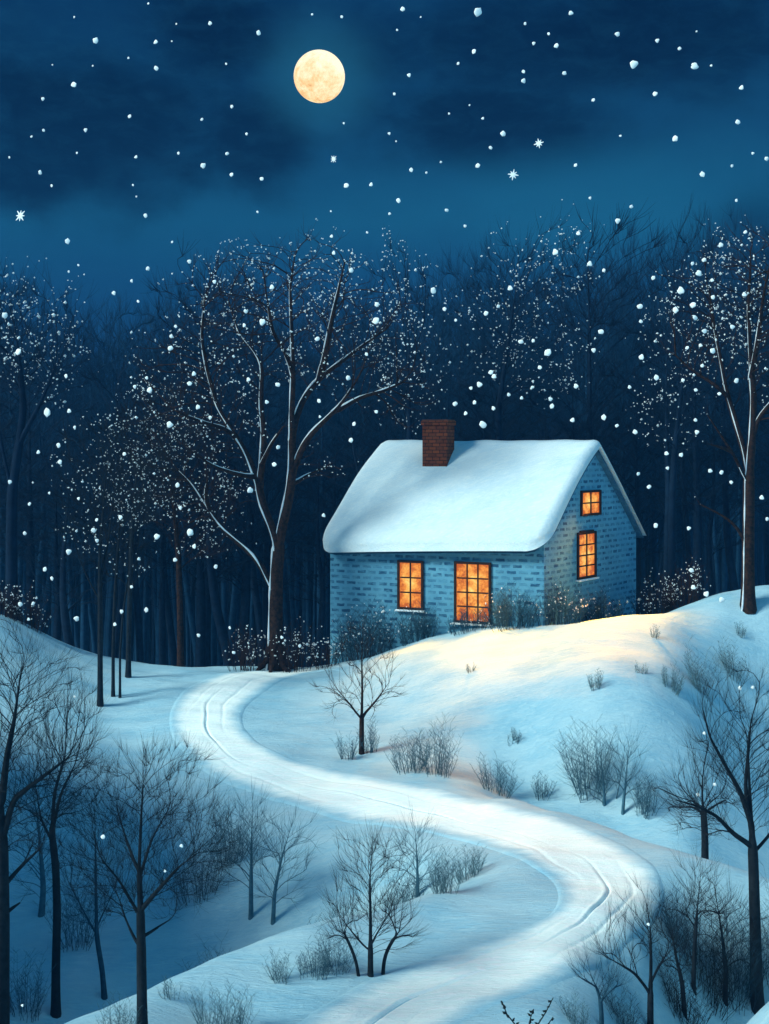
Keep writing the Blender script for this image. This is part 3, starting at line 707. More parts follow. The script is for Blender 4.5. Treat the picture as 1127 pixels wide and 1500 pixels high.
shrub(154, 'misty tall shrub in the middle of the left hollow', 290, 1330, 90, 110, M_SHRUBMIST, 36, D=29.5, group=HO)
shrub(155, 'blue shrub on the upper hollow wall below the road', 335, 1290, 80, 90, M_SHRUBMIST, 34, D=30.5, group=HO)
LR = 'shrubs of the lower right thicket'
shrub(160, 'tall dark many-stemmed shrub at the heart of the lower right thicket', 1035, 1460, 90, 130, M_BARKBLACK, 44, group=LR)
shrub(161, 'fine blue shrub left of the right edge trunk', 1080, 1470, 70, 150, M_BARKBLUE, 40, group=LR)
shrub(162, 'blue shrub on the right of the right edge trunk', 1128, 1440, 60, 150, M_BARKBLUE, 36, group=LR)
shrub(163, 'low dark shrub at the bottom between round crown and thicket', 1000, 1500, 80, 90, M_BARKBLACK, 40, group=LR)
shrub(164, 'small ragged shrub left of the pale forked tree', 846, 1504, 44, 48, M_SHRUBPALE, 20, group=LR)
shrub(165, 'low dark shrub beneath the round-crowned tree', 915, 1508, 70, 60, M_BARKBLUE, 34, group=LR)
shrub(166, 'upright shrub behind the thicket on the road bank', 995, 1385, 50, 90, M_BARKBLUE, 28, group=LR)

# leafy sprig plant at the bottom
def sprig():
    b = hit(772, 1528); D = b[1]; k = D / F
    t = empty('sprig_plant', b, 'dark leafy sprigs poking up at the bottom edge beside the road', 'plant')
    T = Tubes(); v = []; f = []; n = 0; R = np.random.default_rng(3)
    for line in ([(768,1528),(755,1500),(742,1482),(734,1461)], [(776,1528),(788,1500),(800,1480),(810,1459)], [(772,1528),(774,1505),(778,1488),(781,1480)], [(780,1528),(800,1508),(812,1494)], [(766,1528),(748,1514),(737,1508)]):
        p = np.array([P(x, y, D) for x, y in line]); p[0] = b - np.array([0, 0, .05])
        p[:, 1] += np.linspace(0, R.uniform(-.15, .15), len(p)); T.add(p, np.linspace(.014, .008, len(p)), 5)
        for i in range(1, len(p)):
            for q in range(3):
                tt_ = q / 3; c = p[i - 1] * (1 - tt_) + p[i] * tt_
                if i == 1 and q < 2: continue
                a = R.uniform(0, 6.28); d = np.array([math.cos(a), math.sin(a) * .7, R.uniform(.2, .8)]); d /= np.linalg.norm(d)
                s_ = np.cross(d, [0, 1, .2]); s_ /= np.linalg.norm(s_); u_ = np.cross(s_, d); L_ = R.uniform(.07, .11); w_ = L_ * .32
                vv = [c, c + d * L_ * .35 + s_ * w_, c + d * L_, c + d * L_ * .35 - s_ * w_, c + d * L_ * .45 + u_ * w_ * .5, c + d * L_ * .45 - u_ * w_ * .5]
                v += vv; f += [[n, n+1, n+4], [n+1, n+2, n+4], [n+2, n+3, n+4], [n+3, n, n+4], [n, n+5, n+1], [n+1, n+5, n+2], [n+2, n+5, n+3], [n+3, n+5, n]]; n += 6
    T.build('stem', M_BERRY, t, b); mesh_obj('leaves', v, f, M_BERRY, t, True, b)
sprig()

# ------------------------------------------------------------------ the wood behind
def far_kind(seed, H, wid, n, rb):
    R = np.random.default_rng(seed)
    x = np.cumsum(R.normal(0, .25, 7)); tr = [np.array([x[i] - x[0], 0, H * .92 * i / 6]) for i in range(7)]
    E = [(0, 0, H * .74, wid / 2, wid / 2, H * .27), (R.uniform(-1, 1), 0, H * .55, wid * .4, wid * .4, H * .2)]
    data = tree_mesh(seed, [tr], E, n, rb, step=.48, r_tip=.013, up=.6, twigs=3, twig_len=1.1, thr=.1, power=.6, kill=1.5, radial=.2)
    T = Tubes()
    for p, r in data[0]: T.add(p, r, 3 if r[0] < .08 else 5)
    me_o = T.build('wood_tree', M_BARKFAR, None)  # one mesh: too far off to show parts
    return me_o
kinds = [far_kind(200 + i, 20, w, n, rb) for i, (w, n, rb) in enumerate([(6, 480, .24), (5, 380, .18), (8, 600, .27), (4, 300, .15), (7, 500, .22), (5.5, 420, .18)])]
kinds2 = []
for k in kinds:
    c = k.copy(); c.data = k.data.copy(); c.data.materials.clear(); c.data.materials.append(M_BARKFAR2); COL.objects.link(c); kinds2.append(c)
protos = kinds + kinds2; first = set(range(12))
def top_row(px):   # how high the wood stands in the picture along its width
    xp = [-200, 0, 60, 120, 200, 290, 380, 480, 600, 650, 720, 800, 880, 950, 1010, 1070, 1127, 1300]
    yp = [400, 385, 440, 425, 430, 385, 400, 405, 400, 372, 345, 350, 312, 345, 310, 325, 300, 300]
    return np.interp(px, xp, yp)
def zone(px):
    if px < 130: return 'at the left edge'
    if px < 330: return 'left of the great tree'
    if px < 520: return 'behind the great tree'
    if px < 700: return 'behind the chimney'
    if px < 930: return 'behind the roof and gable'
    return 'right of the house'
def place_far(R, px, D, top, i):
    x = (px - CX) / F * D; z0 = gz(x, D); zt = HC - (top - HOR) * D / F
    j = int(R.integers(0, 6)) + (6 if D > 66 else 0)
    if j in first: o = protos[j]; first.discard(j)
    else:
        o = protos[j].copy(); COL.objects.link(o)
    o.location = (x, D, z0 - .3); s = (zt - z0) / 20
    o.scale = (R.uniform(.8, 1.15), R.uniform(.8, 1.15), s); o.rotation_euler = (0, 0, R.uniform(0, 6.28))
    near = 'nearer black' if D < 62 else ('darker' if D < 80 else 'faint distant')
    tag(o, '%s bare tree of the wood %s' % (near, zone(px)), 'tree', 'bare trees of the wood behind the crest')
R = np.random.default_rng(99); i = 0
for row, (D0, D1, n, drop) in enumerate([(54, 62, 36, 150), (64, 78, 70, 75), (82, 112, 125, 0)]):
    for k in range(n):
        px = -170 + (k + R.uniform(-.45, .45)) * (1127 + 340) / n; D = R.uniform(D0, D1)
        u = R.random(); top = top_row(px) + drop * R.uniform(.3, 1.6) + 90 * u ** 1.5 - (18 if row == 1 else 0)
        place_far(R, px, D, top, i); i += 1
for o_, px in ((0, 890), (1, 1012), (2, 300), (3, 735)):
    place_far(R, px, 60 + o_ * 3, top_row(px) - 5, i)
for j in list(first): bpy.data.objects.remove(protos[j])

def wood_mass():
    R = np.random.default_rng(77); T = Tubes()
    for i in range(2600):
        px = R.uniform(-420, 1550); D = R.uniform(118, 150); x = (px - CX) / F * D
        z0 = gz(x, D) - 1 if i % 26 == 0 else z0_ ; z0_ = z0
        top = HC - (top_row(px) + 60 + 170 * R.random() ** .7 - HOR) * D / F
        m = 5; p = np.array([[x + R.normal(0, .5) * k / m, D, z0 + (top - z0) * k / m] for k in range(m + 1)])
        T.add(p, np.linspace(R.uniform(.12, .38), .03, m + 1), 3)
        for _ in range(3):
            k = R.integers(2, m); q = p[k]; l = R.uniform(2, 5)
            T.add([q, q + np.array([R.normal(0, .35) * l, 0, l])], [.09, .02], 3)
    o = T.build('distant_woods', M_BARKFAR, None); tag(o, kind='stuff')
wood_mass()
# ------------------------------------------------------------------ house
ZE = HC - 140 * 44 / F                    # eave height
KA = np.array([(797 - CX) / F * 44, 44.]); KB = np.array([(484 - CX) / F * 47.3, 47.3]); KD = np.array([(932 - CX) / F * 49.8, 49.8])
gv = KD - KA; fv = KB - KA; KC = KB + gv
gl, fl = np.linalg.norm(gv), np.linalg.norm(fv); gu, fu = gv / gl, fv / fl
def out_n(u, other):
    n = np.array([u[1], -u[0]]); return n if n @ other < 0 else -n
nF = out_n(fu, gu); nG = out_n(gu, fu)
ridge2 = KA + gv / 2; ZR = HC + 5 * 47 / F - .12
hb = np.array([*(KA + KC) / 2, 0.]); hb[2] = gz(hb[0], hb[1])
house = empty('house', hb, 'blue brick cottage with thick snowy roof, red chimney and glowing windows', 'house')
ZB = -1.6
def v3(p, z): return [p[0], p[1], z]
def wallmesh():
    V, Fc, UV = [], [], []
    def face(pts, org, u):
        n = len(V); V.extend(pts); Fc.append(list(range(n, n + len(pts))))
        for p in pts: UV.append(((np.array(p[:2]) - org) @ u, p[2]))
    rg = KA + gv / 2; rl = KB + gv / 2; inset = .08
    face([v3(KB, ZB), v3(KA, ZB), v3(KA, ZE), v3(KB, ZE)], KB, -fu)
    face([v3(KA, ZB), v3(KD, ZB), v3(KD, ZE), v3(rg, ZR), v3(KA, ZE)], KA, gu)
    face([v3(KD, ZB), v3(KC, ZB), v3(KC, ZE), v3(KD, ZE)], KD, fu)
    face([v3(KC, ZB), v3(KB, ZB), v3(KB, ZE), v3(rl, ZR), v3(KC, ZE)], KC, -gu)
    mesh_obj('wall', V, Fc, M_WALL, house, False, hb, UV)
wallmesh()
# roof: a curved shell of boards with a thick rounded coat of snow on it
def prof(n=40, base=0.0, over=.5):
    """front eave -> ridge -> back eave as (s along gable, z)"""
    out = []
    for i in range(n + 1):
        t = i / n; s = -over + (gl / 2 + over) * t
        z = ZE - .28 + (ZR - ZE + .28) * (t ** 1.3 * .5 + .5 * math.sin(t * math.pi / 2))
        out.append((s, z + base))
    m = 26
    for i in range(1, m + 1):
        t = i / m; s = gl / 2 + (gl / 2 + over * .55) * t
        z = ZR - (ZR - ZE + .18) * (t ** 1.05); out.append((s, z + base))
    return np.array(out)
def roof_shell(name, lo, hi, thick_fn, mat, parent, end_over, nz=70, round_=True, noise=0):
    pr = prof(); n = len(pr)
    tg = np.gradient(pr, axis=0); tg /= np.linalg.norm(tg, axis=1)[:, None]; nr = np.c_[-tg[:, 1], tg[:, 0]]
    rows = []
    us = np.linspace(0, 1, nz); us = .5 - .5 * np.cos(us * math.pi) if round_ else us
    L0, L1 = -end_over[0], fl + end_over[1]
    for u in us:
        q = L0 + (L1 - L0) * u
        de = min(q - L0, L1 - q); re = min(1, de / .35); k = math.sqrt(max(0, 1 - (1 - re) ** 2)) if round_ else 1
        top, bot = [], []
        for j, (s, z) in enumerate(pr):
            t = j / (n - 1); ee = min(j, n - 1 - j) / 5; ke = math.sqrt(max(0, 1 - (1 - min(1, ee)) ** 2)) if round_ else 1
            th = lo + (thick_fn(j / n, q) * k * ke if round_ else hi)
            if j <= 40:
                rc = .75; dd = min(q - L0, L1 - q); rec = 0 if dd >= rc else rc - math.sqrt(max(0, rc * rc - (rc - dd) ** 2))
                t0 = rec / (gl / 2 + .5) * 40; jj = t0 + (40 - t0) * j / 40; j0 = min(39, int(jj)); fr_ = jj - j0
                pj = pr[j0] * (1 - fr_) + pr[j0 + 1] * fr_
            else: pj = pr[j]
            a = pj + nr[j] * lo; b_ = pj + nr[j] * th
            pa = KA + fu * q + gu * a[0]; pb = KA + fu * q + gu * b_[0]
            droop = -.34 * max(0, (q / fl)) ** 2 * max(0, 1 - j / 40) 
            sag = -.05 * math.sin(q / fl * math.pi)
            nzv = noise * (math.sin(q * 1.7 + s * 1.1) * math.sin(s * 2.1 - q * .6) + .5 * math.sin(q * 3.9 + s * 2.7))
            top.append(v3(pb, b_[1] + droop + sag + nzv * k * ke)); bot.append(v3(pa, a[1] + droop + sag))
        rows.append(top + bot[::-1])
    m = 2 * n; V = np.array(rows).reshape(-1, 3); Fc = []
    for i in range(nz - 1):
        for j in range(m):
            j2 = (j + 1) % m; Fc.append([i * m + j, i * m + j2, (i + 1) * m + j2, (i + 1) * m + j])
    Fc.append(list(range(m))[::-1]); Fc.append([(nz - 1) * m + j for j in range(m)])
    return mesh_obj(name, V, Fc, mat, parent, True, hb)
M_BOARD = simple('roof_boards', (.03, .10, .17), (.05, .15, .22), 6)
roof = roof_shell('roof', -.12, -.005, None, M_BOARD, house, (.24, .24), 24, False)
def snow_thick(j, q):
    f = j / .6 if j < .6 else (1 - j) / .4     # 0 at eaves, 1 at ridge
    return (.30 + .10 * (1 - min(1, j / .6))) if j < .6 else max(.07, .26 * f)
rs = roof_shell('roof_snow', 0.002, 0, snow_thick, M_ROOFSNOW, roof, (.30, .30), 90, True, .022)

def box(cx, axes, half):
    """oriented box: centre, three unit axes, half sizes -> verts, faces"""
    c = np.array(cx); V = [c + sum(s * h * np.array(a) for s, h, a in zip(sg, half, axes)) for sg in
        [(-1,-1,-1),(1,-1,-1),(1,1,-1),(-1,1,-1),(-1,-1,1),(1,-1,1),(1,1,1),(-1,1,1)]]
    return V, [[0,3,2,1],[4,5,6,7],[0,1,5,4],[1,2,6,5],[2,3,7,6],[3,0,4,7]]
class Boxes:
    def __init__(s): s.v = []; s.f = []; s.uv = []
    def add(s, c, axes, half, uv=False):
        V, Fc = box(c, axes, half); n = len(s.v); s.v += V; s.f += [[n + i for i in q] for q in Fc]
        for q in Fc:
            nrm = np.cross(V[q[1]] - V[q[0]], V[q[2]] - V[q[0]]); ax = int(np.argmax([abs(nrm @ np.array(a)) for a in axes]))
            ab = [i for i in range(3) if i != ax]
            for i in q: s.uv.append((V[i] @ np.array(axes[ab[0]]), V[i] @ np.array(axes[ab[1]])))
    def build(s, name, mat, parent, origin=hb, bevel=0):
        o = mesh_obj(name, s.v, s.f, mat, parent, False, origin, s.uv)
        if bevel:
            m = o.modifiers.new('bevel', 'BEVEL'); m.width = bevel; m.segments = 2
        return o
# chimney
f3 = np.array([-fu[0], -fu[1], 0]); g3 = np.array([gu[0], gu[1], 0]); z3 = np.array([0, 0, 1.])
# orthonormal frame aligned with the front wall
fn3 = np.array([nF[0], nF[1], 0])
def on_front(px, py, off=0.0):
    """point on the front wall plane seen at a pixel"""
    dirv = np.array([(px - CX) / F, 1., -(py - HOR) / F]); o = np.array([0, 0, HC])
    p0 = np.array([*KA, 0]) + fn3 * off; t = ((p0 - o) @ fn3) / (dirv @ fn3); return o + dirv * t
gn3 = np.array([nG[0], nG[1], 0])
def on_gable(px, py, off=0.0):
    dirv = np.array([(px - CX) / F, 1., -(py - HOR) / F]); o = np.array([0, 0, HC])
    p0 = np.array([*KA, 0]) + gn3 * off; t = ((p0 - o) @ gn3) / (dirv @ gn3); return o + dirv * t
cf = -fn3
off_c = -(gl / 2 * abs(gu @ -nF)) + 1.45
c_low = on_front(637, 690, off_c); c_top = on_front(637, 616, off_c)
cc = c_low.copy(); zt = c_top[2]; zl = c_low[2] - 1.0
ch = Boxes(); dep = .42; cw = .51
ch.add([*(cc[:2] - fn3[:2] * dep), (zt + zl) / 2], (f3, -fn3, z3), (cw, dep, (zt - zl) / 2 - .1))
ch.add([*(cc[:2] - fn3[:2] * dep), zt - .09], (f3, -fn3, z3), (cw + .05, dep + .05, .085))
chim = ch.build('chimney', M_REDBRICK, roof)
cs = Boxes(); cs.add([*(cc[:2] - fn3[:2] * dep), zt + .018], (f3, -fn3, z3), (cw + .02, dep + .02, .02)); cs.build('chimney_cap', simple('chimney_top', (.12, .05, .03), (.2, .08, .05), 8), chim, bevel=.01)

def window(on, u3, n3, x0, x1, y0, y1, nx_, ny_, label, sill=True, bar=.052, arch=False):
    a = on(x0, y1); b = on(x1, y1); w = np.linalg.norm((b - a)[:2]) / 2; c = (a + b) / 2
    xm = (x0 + x1) / 2; ztop = on(xm, y0)[2]; zbot = on(xm, y1)[2]; h = (ztop - zbot) / 2; c[2] = (ztop + zbot) / 2
    fr = Boxes(); fw = .088
    for sg in (-1, 1):
        fr.add(c + u3 * sg * (w - fw / 2) + n3 * .035, (u3, n3, z3), (fw / 2, .045, h))
    fr.add(c + z3 * (h - fw / 2) + n3 * .035, (u3, n3, z3), (w - fw, .043, fw / 2))
    fr.add(c - z3 * (h - fw / 2) + n3 * .035, (u3, n3, z3), (w - fw, .043, fw / 2))
    iw, ih = w - fw, h - fw
    if arch: fr.add(c + z3 * (h + .03) + n3 * .03, (u3, n3, z3), (w * .72, .04, .03))
    for i in range(1, nx_): fr.add(c + u3 * (-iw + 2 * iw * i / nx_) + n3 * .03, (u3, n3, z3), (bar / 2, .028, ih))
    for j in range(1, ny_):
        for i in range(nx_):
            fr.add(c + u3 * (-iw + 2 * iw * (i + .5) / nx_) + z3 * (-ih + 2 * ih * j / ny_) + n3 * .03, (u3, n3, z3), (iw / nx_ - bar / 2, .026, bar / 2))
    win = fr.build('window', M_FRAME, house, bevel=.006); win['label'] = label
    gp = c + n3 * .012; V = [gp - u3 * iw - z3 * ih, gp + u3 * iw - z3 * ih, gp + u3 * iw + z3 * ih, gp - u3 * iw + z3 * ih]
    mesh_obj('pane', V, [[0, 1, 2, 3]], M_GLASS, win, False, hb, [(0, 0), (1, 0), (1, 1), (0, 1)])
    if sill:
        sb = Boxes(); sb.add(c - z3 * (h + .035) + n3 * .07, (u3, n3, z3), (w + .07, .09, .034)); sb.build('sill', M_SILL, win, bevel=.02)
    return c, w, h
u3F = -np.array([fu[0], fu[1], 0]); u3G = g3
W1 = window(on_front, u3F, fn3, 583, 621, 821, 893, 2, 3, 'glowing six-pane front window')
W2 = window(on_front, u3F, fn3, 666, 720, 823, 913, 3, 4, 'largest glowing front window with twelve panes')
W3 = window(on_gable, u3G, gn3, 850, 879, 718, 755, 2, 2, 'small square lit window under the gable peak', sill=False)
W4 = window(on_gable, u3G, gn3, 845, 872, 779, 847, 2, 4, 'tall lit gable window with eight panes', arch=True)
# warm light of the lit windows
def window_light(w, target, power, size=95):
    """lamplight falling out of a lit window on to the snow bank before it"""
    l = bpy.data.lights.new('window_glow', 'SPOT'); l.energy = power * 1.35; l.color = (1, .36, .02); l.spot_size = math.radians(size); l.spot_blend = 1; l.shadow_soft_size = .35
    o = bpy.data.objects.new('window_glow', l); COL.objects.link(o)
    n3 = w[3]; o.location = w[0] + n3 * .42 + np.array([0, 0, w[2] * .8])
    o.rotation_euler = (Vector(P(*target)) - o.location).to_track_quat('-Z', 'Y').to_euler()
window_light((*W1, fn3), (600, 975, 42.0), 1300, 74); window_light((*W2, fn3), (735, 948, 41.6), 2500, 82)
window_light((*W4, gn3), (960, 928, 41.8), 3300, 88); window_light((*W3, gn3), (850, 940, 41.6), 3300, 66)

# ------------------------------------------------------------------ snowflakes
FL = []
def fl_add(ox, oy, s, lst):
    for x, y, d in lst: FL.append((ox + x / s, oy + y / s, d))
fl_add(0, 0, 2, [(435,10,2),(218,50,2),(280,119,5),(457,123,4),(458,200,4),(377,170,2),(272,193,1.6),(154,190,1.4),(217,248,5),(126,290,3),(380,341,3.5),(251,381,3.5),(128,382,2.5),(93,400,2),(28,461,2),(226,448,2),(399,460,3),(118,505,3.5),(152,544,2.5),(390,542,2),(400,576,1.6),(427,632,3.5),(60,632,-8),(198,707,4.5),(505,709,2),(616,68,3.5),(517,70,1.6),(504,121,1.5),(758,96,4),(663,187,2),(680,312,3),(592,350,2.5),(723,392,2.5),(523,449,2.5),(666,450,3),(596,485,4.5),(679,512,3.5),(767,524,3.5),(755,621,2),(915,42,2),(1002,49,2.5),(1008,361,2),(978,466,-5),(1015,544,4.5),(1088,541,3.5),(970,619,1.6),(972,692,3),(1076,681,2)])
fl_add(564, 0, 2, [(52,27,4),(272,35,7),(105,50,1.5),(36,88,2),(545,38,4),(411,69,2.5),(480,99,2.5),(436,127,3),(503,134,4),(681,100,4),(798,119,3.5),(863,142,3),(913,92,1.6),(261,151,4),(215,186,2.5),(71,220,3.5),(729,188,7),(908,194,6),(956,192,2),(406,210,3),(406,237,4),(526,214,3.5),(1045,257,4),(611,293,3),(28,275,2.5),(248,308,1.6),(188,333,2),(287,347,2.5),(792,275,4),(1034,358,4),(346,392,4.5),(310,433,3),(451,420,-6),(13,391,2.5),(33,414,1.5),(690,398,2),(851,406,5),(1078,449,2.5),(1118,465,3.5),(1017,486,2.5),(930,511,4.5),(164,475,2),(77,498,3.5),(122,506,2),(272,485,4),(376,512,-6.5),(559,484,3),(601,580,2.5),(722,605,3),(40,588,4),(14,626,2.5),(181,616,3),(235,662,2.5),(1030,587,2.5),(682,647,4.5),(567,684,3.5),(499,739,5),(1056,680,3),(984,718,4)])
fl_add(0, 320, 2, [(230,137,2),(202,156,2),(434,147,3.5),(386,183,3),(334,219,3.5),(405,243,2.5),(797,201,4.5),(769,304,5.5),(1102,300,6),(1104,252,4),(439,503,5),(498,604,5.5),(139,568,7),(54,391,6),(14,284,5),(203,564,4),(172,665,4),(113,685,3.5),(176,714,4),(219,612,3),(194,462,3.5),(569,455,4),(556,484,4),(580,553,4),(616,583,3.5),(515,316,3),(502,345,3.5),(500,380,4.5),(629,185,3.5),(555,126,3.5),(728,472,4),(814,487,4),(782,538,3.5),(804,721,4),(815,670,3.5),(930,353,4),(1074,398,3),(1021,467,4),(935,535,3.5),(938,581,2.5),(1038,602,3.5),(1029,650,4),(1103,566,3),(720,272,3.5),(716,313,3.5),(395,493,3.5),(430,467,3),(365,690,3.5),(1029,152,4),(978,101,3.5)])
fl_add(564, 280, 2, [(142,291,5),(175,345,3.5),(208,378,2.5),(367,284,4.5),(296,358,4),(332,337,3),(600,213,4.5),(642,232,3),(786,254,3.5),(747,338,4.5),(750,382,3),(633,412,4.5),(612,466,4),(752,486,4.5),(796,546,4.5),(398,441,4),(435,438,3),(478,473,6),(454,517,3.5),(311,531,4),(320,543,4),(277,567,5),(252,577,3),(263,619,3.5),(206,623,4),(287,684,6),(237,651,3.5),(318,636,3.5),(363,596,3),(401,606,3),(485,609,3.5),(490,630,4),(433,574,2.5),(560,571,4),(641,663,4.5),(680,687,3),(733,706,4),(717,574,3),(867,291,6),(903,334,5),(920,241,5),(901,212,3),(935,201,3.5),(852,348,5),(909,371,4),(936,410,4),(960,468,4.5),(925,452,3),(886,459,3),(930,511,3),(911,583,3),(980,594,3),(959,261,3),(961,311,3.5),(1053,303,4),(1030,555,4),(1018,398,4),(914,706,4),(910,671,3),(873,554,3),(550,671,4)])
fl_add(0, 680, 2.254, [(826,86,5),(587,69,4),(596,144,3.5),(398,176,4),(309,218,4.5),(321,252,3.5),(227,289,5),(149,347,4),(260,114,3),(320,184,3),(629,225,6),(519,239,5),(642,271,4),(579,316,3.5),(459,313,3),(172,377,3.5),(253,510,5.5),(380,529,4),(402,487,3.5),(435,405,3),(484,481,4),(656,565,4),(713,338,3.5),(772,622,3.5),(759,540,3),(68,462,4),(110,460,3),(95,512,3.5),(82,228,3.5),(98,131,3),(33,59,3.5),(163,95,2.5),(1069,169,3.5),(931,572,3.5),(990,600,3.5),(247,768,3)])
fl_add(880, 600, 4.166, [(403,268,3.5),(492,276,3.5),(296,471,3.5),(230,392,3),(738,383,3.5),(670,374,3.5),(798,443,3),(983,537,4),(337,708,4),(538,724,3.5),(740,1161,5),(646,1125,4.5),(554,980,4),(567,1085,4),(409,357,3),(1017,668,3)])
fl_add(0, 0, 1, [(151,1226,5),(266,1239,4),(242,1276,3),(33,1473,3),(1084,1008,4),(1103,1007,3.5),(1032,1074,3.5),(1047,1149,3.5),(1023,1164,4),(950,1354,3.5)])
def lump_mesh(seed):
    R = np.random.default_rng(seed); v, f = [], []
    n, m = 7, 10
    v.append((0, 0, 1))
    for i in range(1, n):
        for j in range(m):
            a, b = math.pi * i / n, 2 * math.pi * j / m; v.append((math.sin(a) * math.cos(b), math.sin(a) * math.sin(b), math.cos(a)))
    v.append((0, 0, -1)); v = np.array(v)
    v *= (1 + .16 * np.sin(v[:, :1] * 3 + seed) * np.cos(v[:, 2:] * 4 + seed) + R.normal(0, .05, (len(v), 1))); v *= R.uniform(.85, 1.12, (1, 3))
    for j in range(m): f.append([0, 1 + j, 1 + (j + 1) % m])
    for i in range(n - 2):
        for j in range(m): f.append([1 + i*m + j, 1 + (i+1)*m + j, 1 + (i+1)*m + (j+1) % m, 1 + i*m + (j+1) % m])
    for j in range(m): f.append([len(v) - 1, 1 + (n-2)*m + (j+1) % m, 1 + (n-2)*m + j])
    return v, f
def star_mesh():
    T = Tubes()
    for a in range(4):
        an = a * math.pi / 4 + .2; d = np.array([math.cos(an), 0, math.sin(an)]) * (1 if a % 2 == 0 else .8)
        T.add([-d, -d * .3, d * .3, d], [.05, .19, .19, .05], 5)
    return np.vstack(T.v), np.vstack(T.f)
M_FLAKE = simple('snowflake', (.86, .88, .88), (.93, .93, .91), 3, bump=0)
lm = []
for q in range(5):
    v, f = lump_mesh(q); o = mesh_obj('snowflake', v, f, M_FLAKE); lm.append([o, False])
v, f = star_mesh(); st = mesh_obj('star_snowflake', v, f, M_FLAKE); lm.append([st, False])
def fzone(px, py):
    if py > 1180: return 'low over the near trees of the left hollow' if px < 500 else 'low over the lower right thicket'
    if py > 990: return 'before the large right edge tree' if px > 900 else 'over the left snow slope'
    if py > 600:
        if px < 130: return 'before the dark wood at the left edge'
        if px < 330: return 'among the young left trees'
        if px < 560: return 'around the trunk of the great tree'
        if px < 760: return 'just above the roof and chimney'
        return 'in the dark wood right of the gable'
    if py > 345:
        if px < 200: return 'over the left edge crown'
        if px < 420: return 'in the left half of the great crown'
        if px < 640: return 'in the right half of the great crown'
        if px < 860: return 'in front of the wood above the roof'
        return 'in front of the right crest tree crown'
    if py > 170:
        if px < 200: return 'low in the left sky'
        if px < 420: return 'in the sky below and left of the moon'
        if px < 640: return 'in the sky below the moon'
        if px < 860: return 'in the sky straight over the house'
        return 'low in the right sky'
    if px < 200: return 'in the upper left sky corner'
    if px < 420: return 'high in the sky left of the moon'
    if px < 640: return 'in the sky beside the moon'
    if px < 860: return 'high in the dark sky right of the moon'
    return 'in the upper right sky corner'
R = np.random.default_rng(1234); placed = []
starlab = {30: 'large star-shaped snow crystal low at the left sky edge', 489: 'small star-shaped snow crystal below the moon', 789: 'star-shaped snow crystal in the dark cloud right of the moon', 752: 'round-armed snow crystal lowest over the house sky'}
FL = sorted(FL, key=lambda a: -abs(a[2]))[:300]
for px, py, d in FL:
    if any(abs(px - a) + abs(py - b) < 4 for a, b in placed): continue
    placed.append((px, py))
    D = R.uniform(24, 38) if py < 900 else (R.uniform(18, 20) if py > 1180 else R.uniform(24, 28))
    star = d < 0; j = 5 if star else int(R.integers(0, 5))
    if lm[j][1]: o = lm[j][0].copy(); COL.objects.link(o)
    else: o = lm[j][0]; lm[j][1] = True
    r = abs(d) * D / F * (1.0 if star else .98)
    o.location = P(px, py, D); r *= 1.25 if star else (.92 if py < 900 else .75); o.scale = (r, r * .3, r); o.rotation_euler = (R.uniform(-.25, .1), R.uniform(0, 6.28), R.uniform(-.5, -.05))
    if star:
        lab = starlab[min(starlab, key=lambda k: abs(k - px))]; tag(o, lab, 'snowflake', 'snowflakes in the night air')
    else:
        sz = 'big round' if abs(d) >= 4.5 else ('mid-sized' if abs(d) >= 3.2 else 'tiny')
        tag(o, '%s white snowflake %s' % (sz, fzone(px, py)), 'snowflake', 'snowflakes in the night air')

# ------------------------------------------------------------------ moon
MD = 2200.0; mp = P(468, 112, MD); mr = 37.5 * MD / F
v, f = [], []
n_, m_ = 32, 64
for i in range(n_ + 1):
    for j in range(m_):
        a, b = math.pi * i / n_, 2 * math.pi * j / m_; v.append((math.sin(a) * math.cos(b), math.sin(a) * math.sin(b), math.cos(a)))
for i in range(n_):
    for j in range(m_): f.append([i*m_ + j, (i+1)*m_ + j, (i+1)*m_ + (j+1) % m_, i*m_ + (j+1) % m_])
moon = mesh_obj('moon', v, f, M_MOON); moon.location = mp; moon.scale = (mr,) * 3
tag(moon, 'full golden moon high in the night sky', 'moon')

# ------------------------------------------------------------------ sky
w = bpy.data.worlds.new('World'); sc.world = w; w.use_nodes = True
t = NT(w.node_tree); bg = t.n['Background']
tc = t.new('ShaderNodeTexCoord').outputs['Generated']
dirn = t.vm('NORMALIZE', tc); sp = t.new('ShaderNodeSeparateXYZ'); t.put(sp.inputs[0], dirn)
z = sp.outputs[2]
wob = t.noise(t.scale3(dirn, (5, 5, 7)), 1.2, 5, .6)
zk = t.m('ADD', z, t.m('MULTIPLY', t.m('SUBTRACT', wob, .5), .05))
sky = t.ramp(t.mapr(zk, -.2, .6, 0, 1, False), [
    (.10, lin(0, 8, 26)), (.27, lin(1, 14, 38)), (.345, lin(6, 38, 76)), (.42, lin(14, 66, 104)), (.47, lin(18, 80, 116)),
    (.56, lin(14, 66, 104)), (.66, lin(8, 50, 88)), (.85, lin(8, 66, 112)), (1, lin(14, 92, 142))])
def blob(px, py, sx, sy):
    c = P(px, py, 1) - np.array([0, 0, HC]); c /= np.linalg.norm(c)
    dv = t.vm('MULTIPLY', t.vm('SUBTRACT', dirn, tuple(c)), (F / sx, F / sx, F / sy)); q = t.vm('LENGTH', dv, out=1)
    return q
warp = t.m('MULTIPLY', t.m('SUBTRACT', t.noise(t.scale3(dirn, (6, 6, 8)), 1.5, 6, .62, .2), .5), 1.9)
dark = None
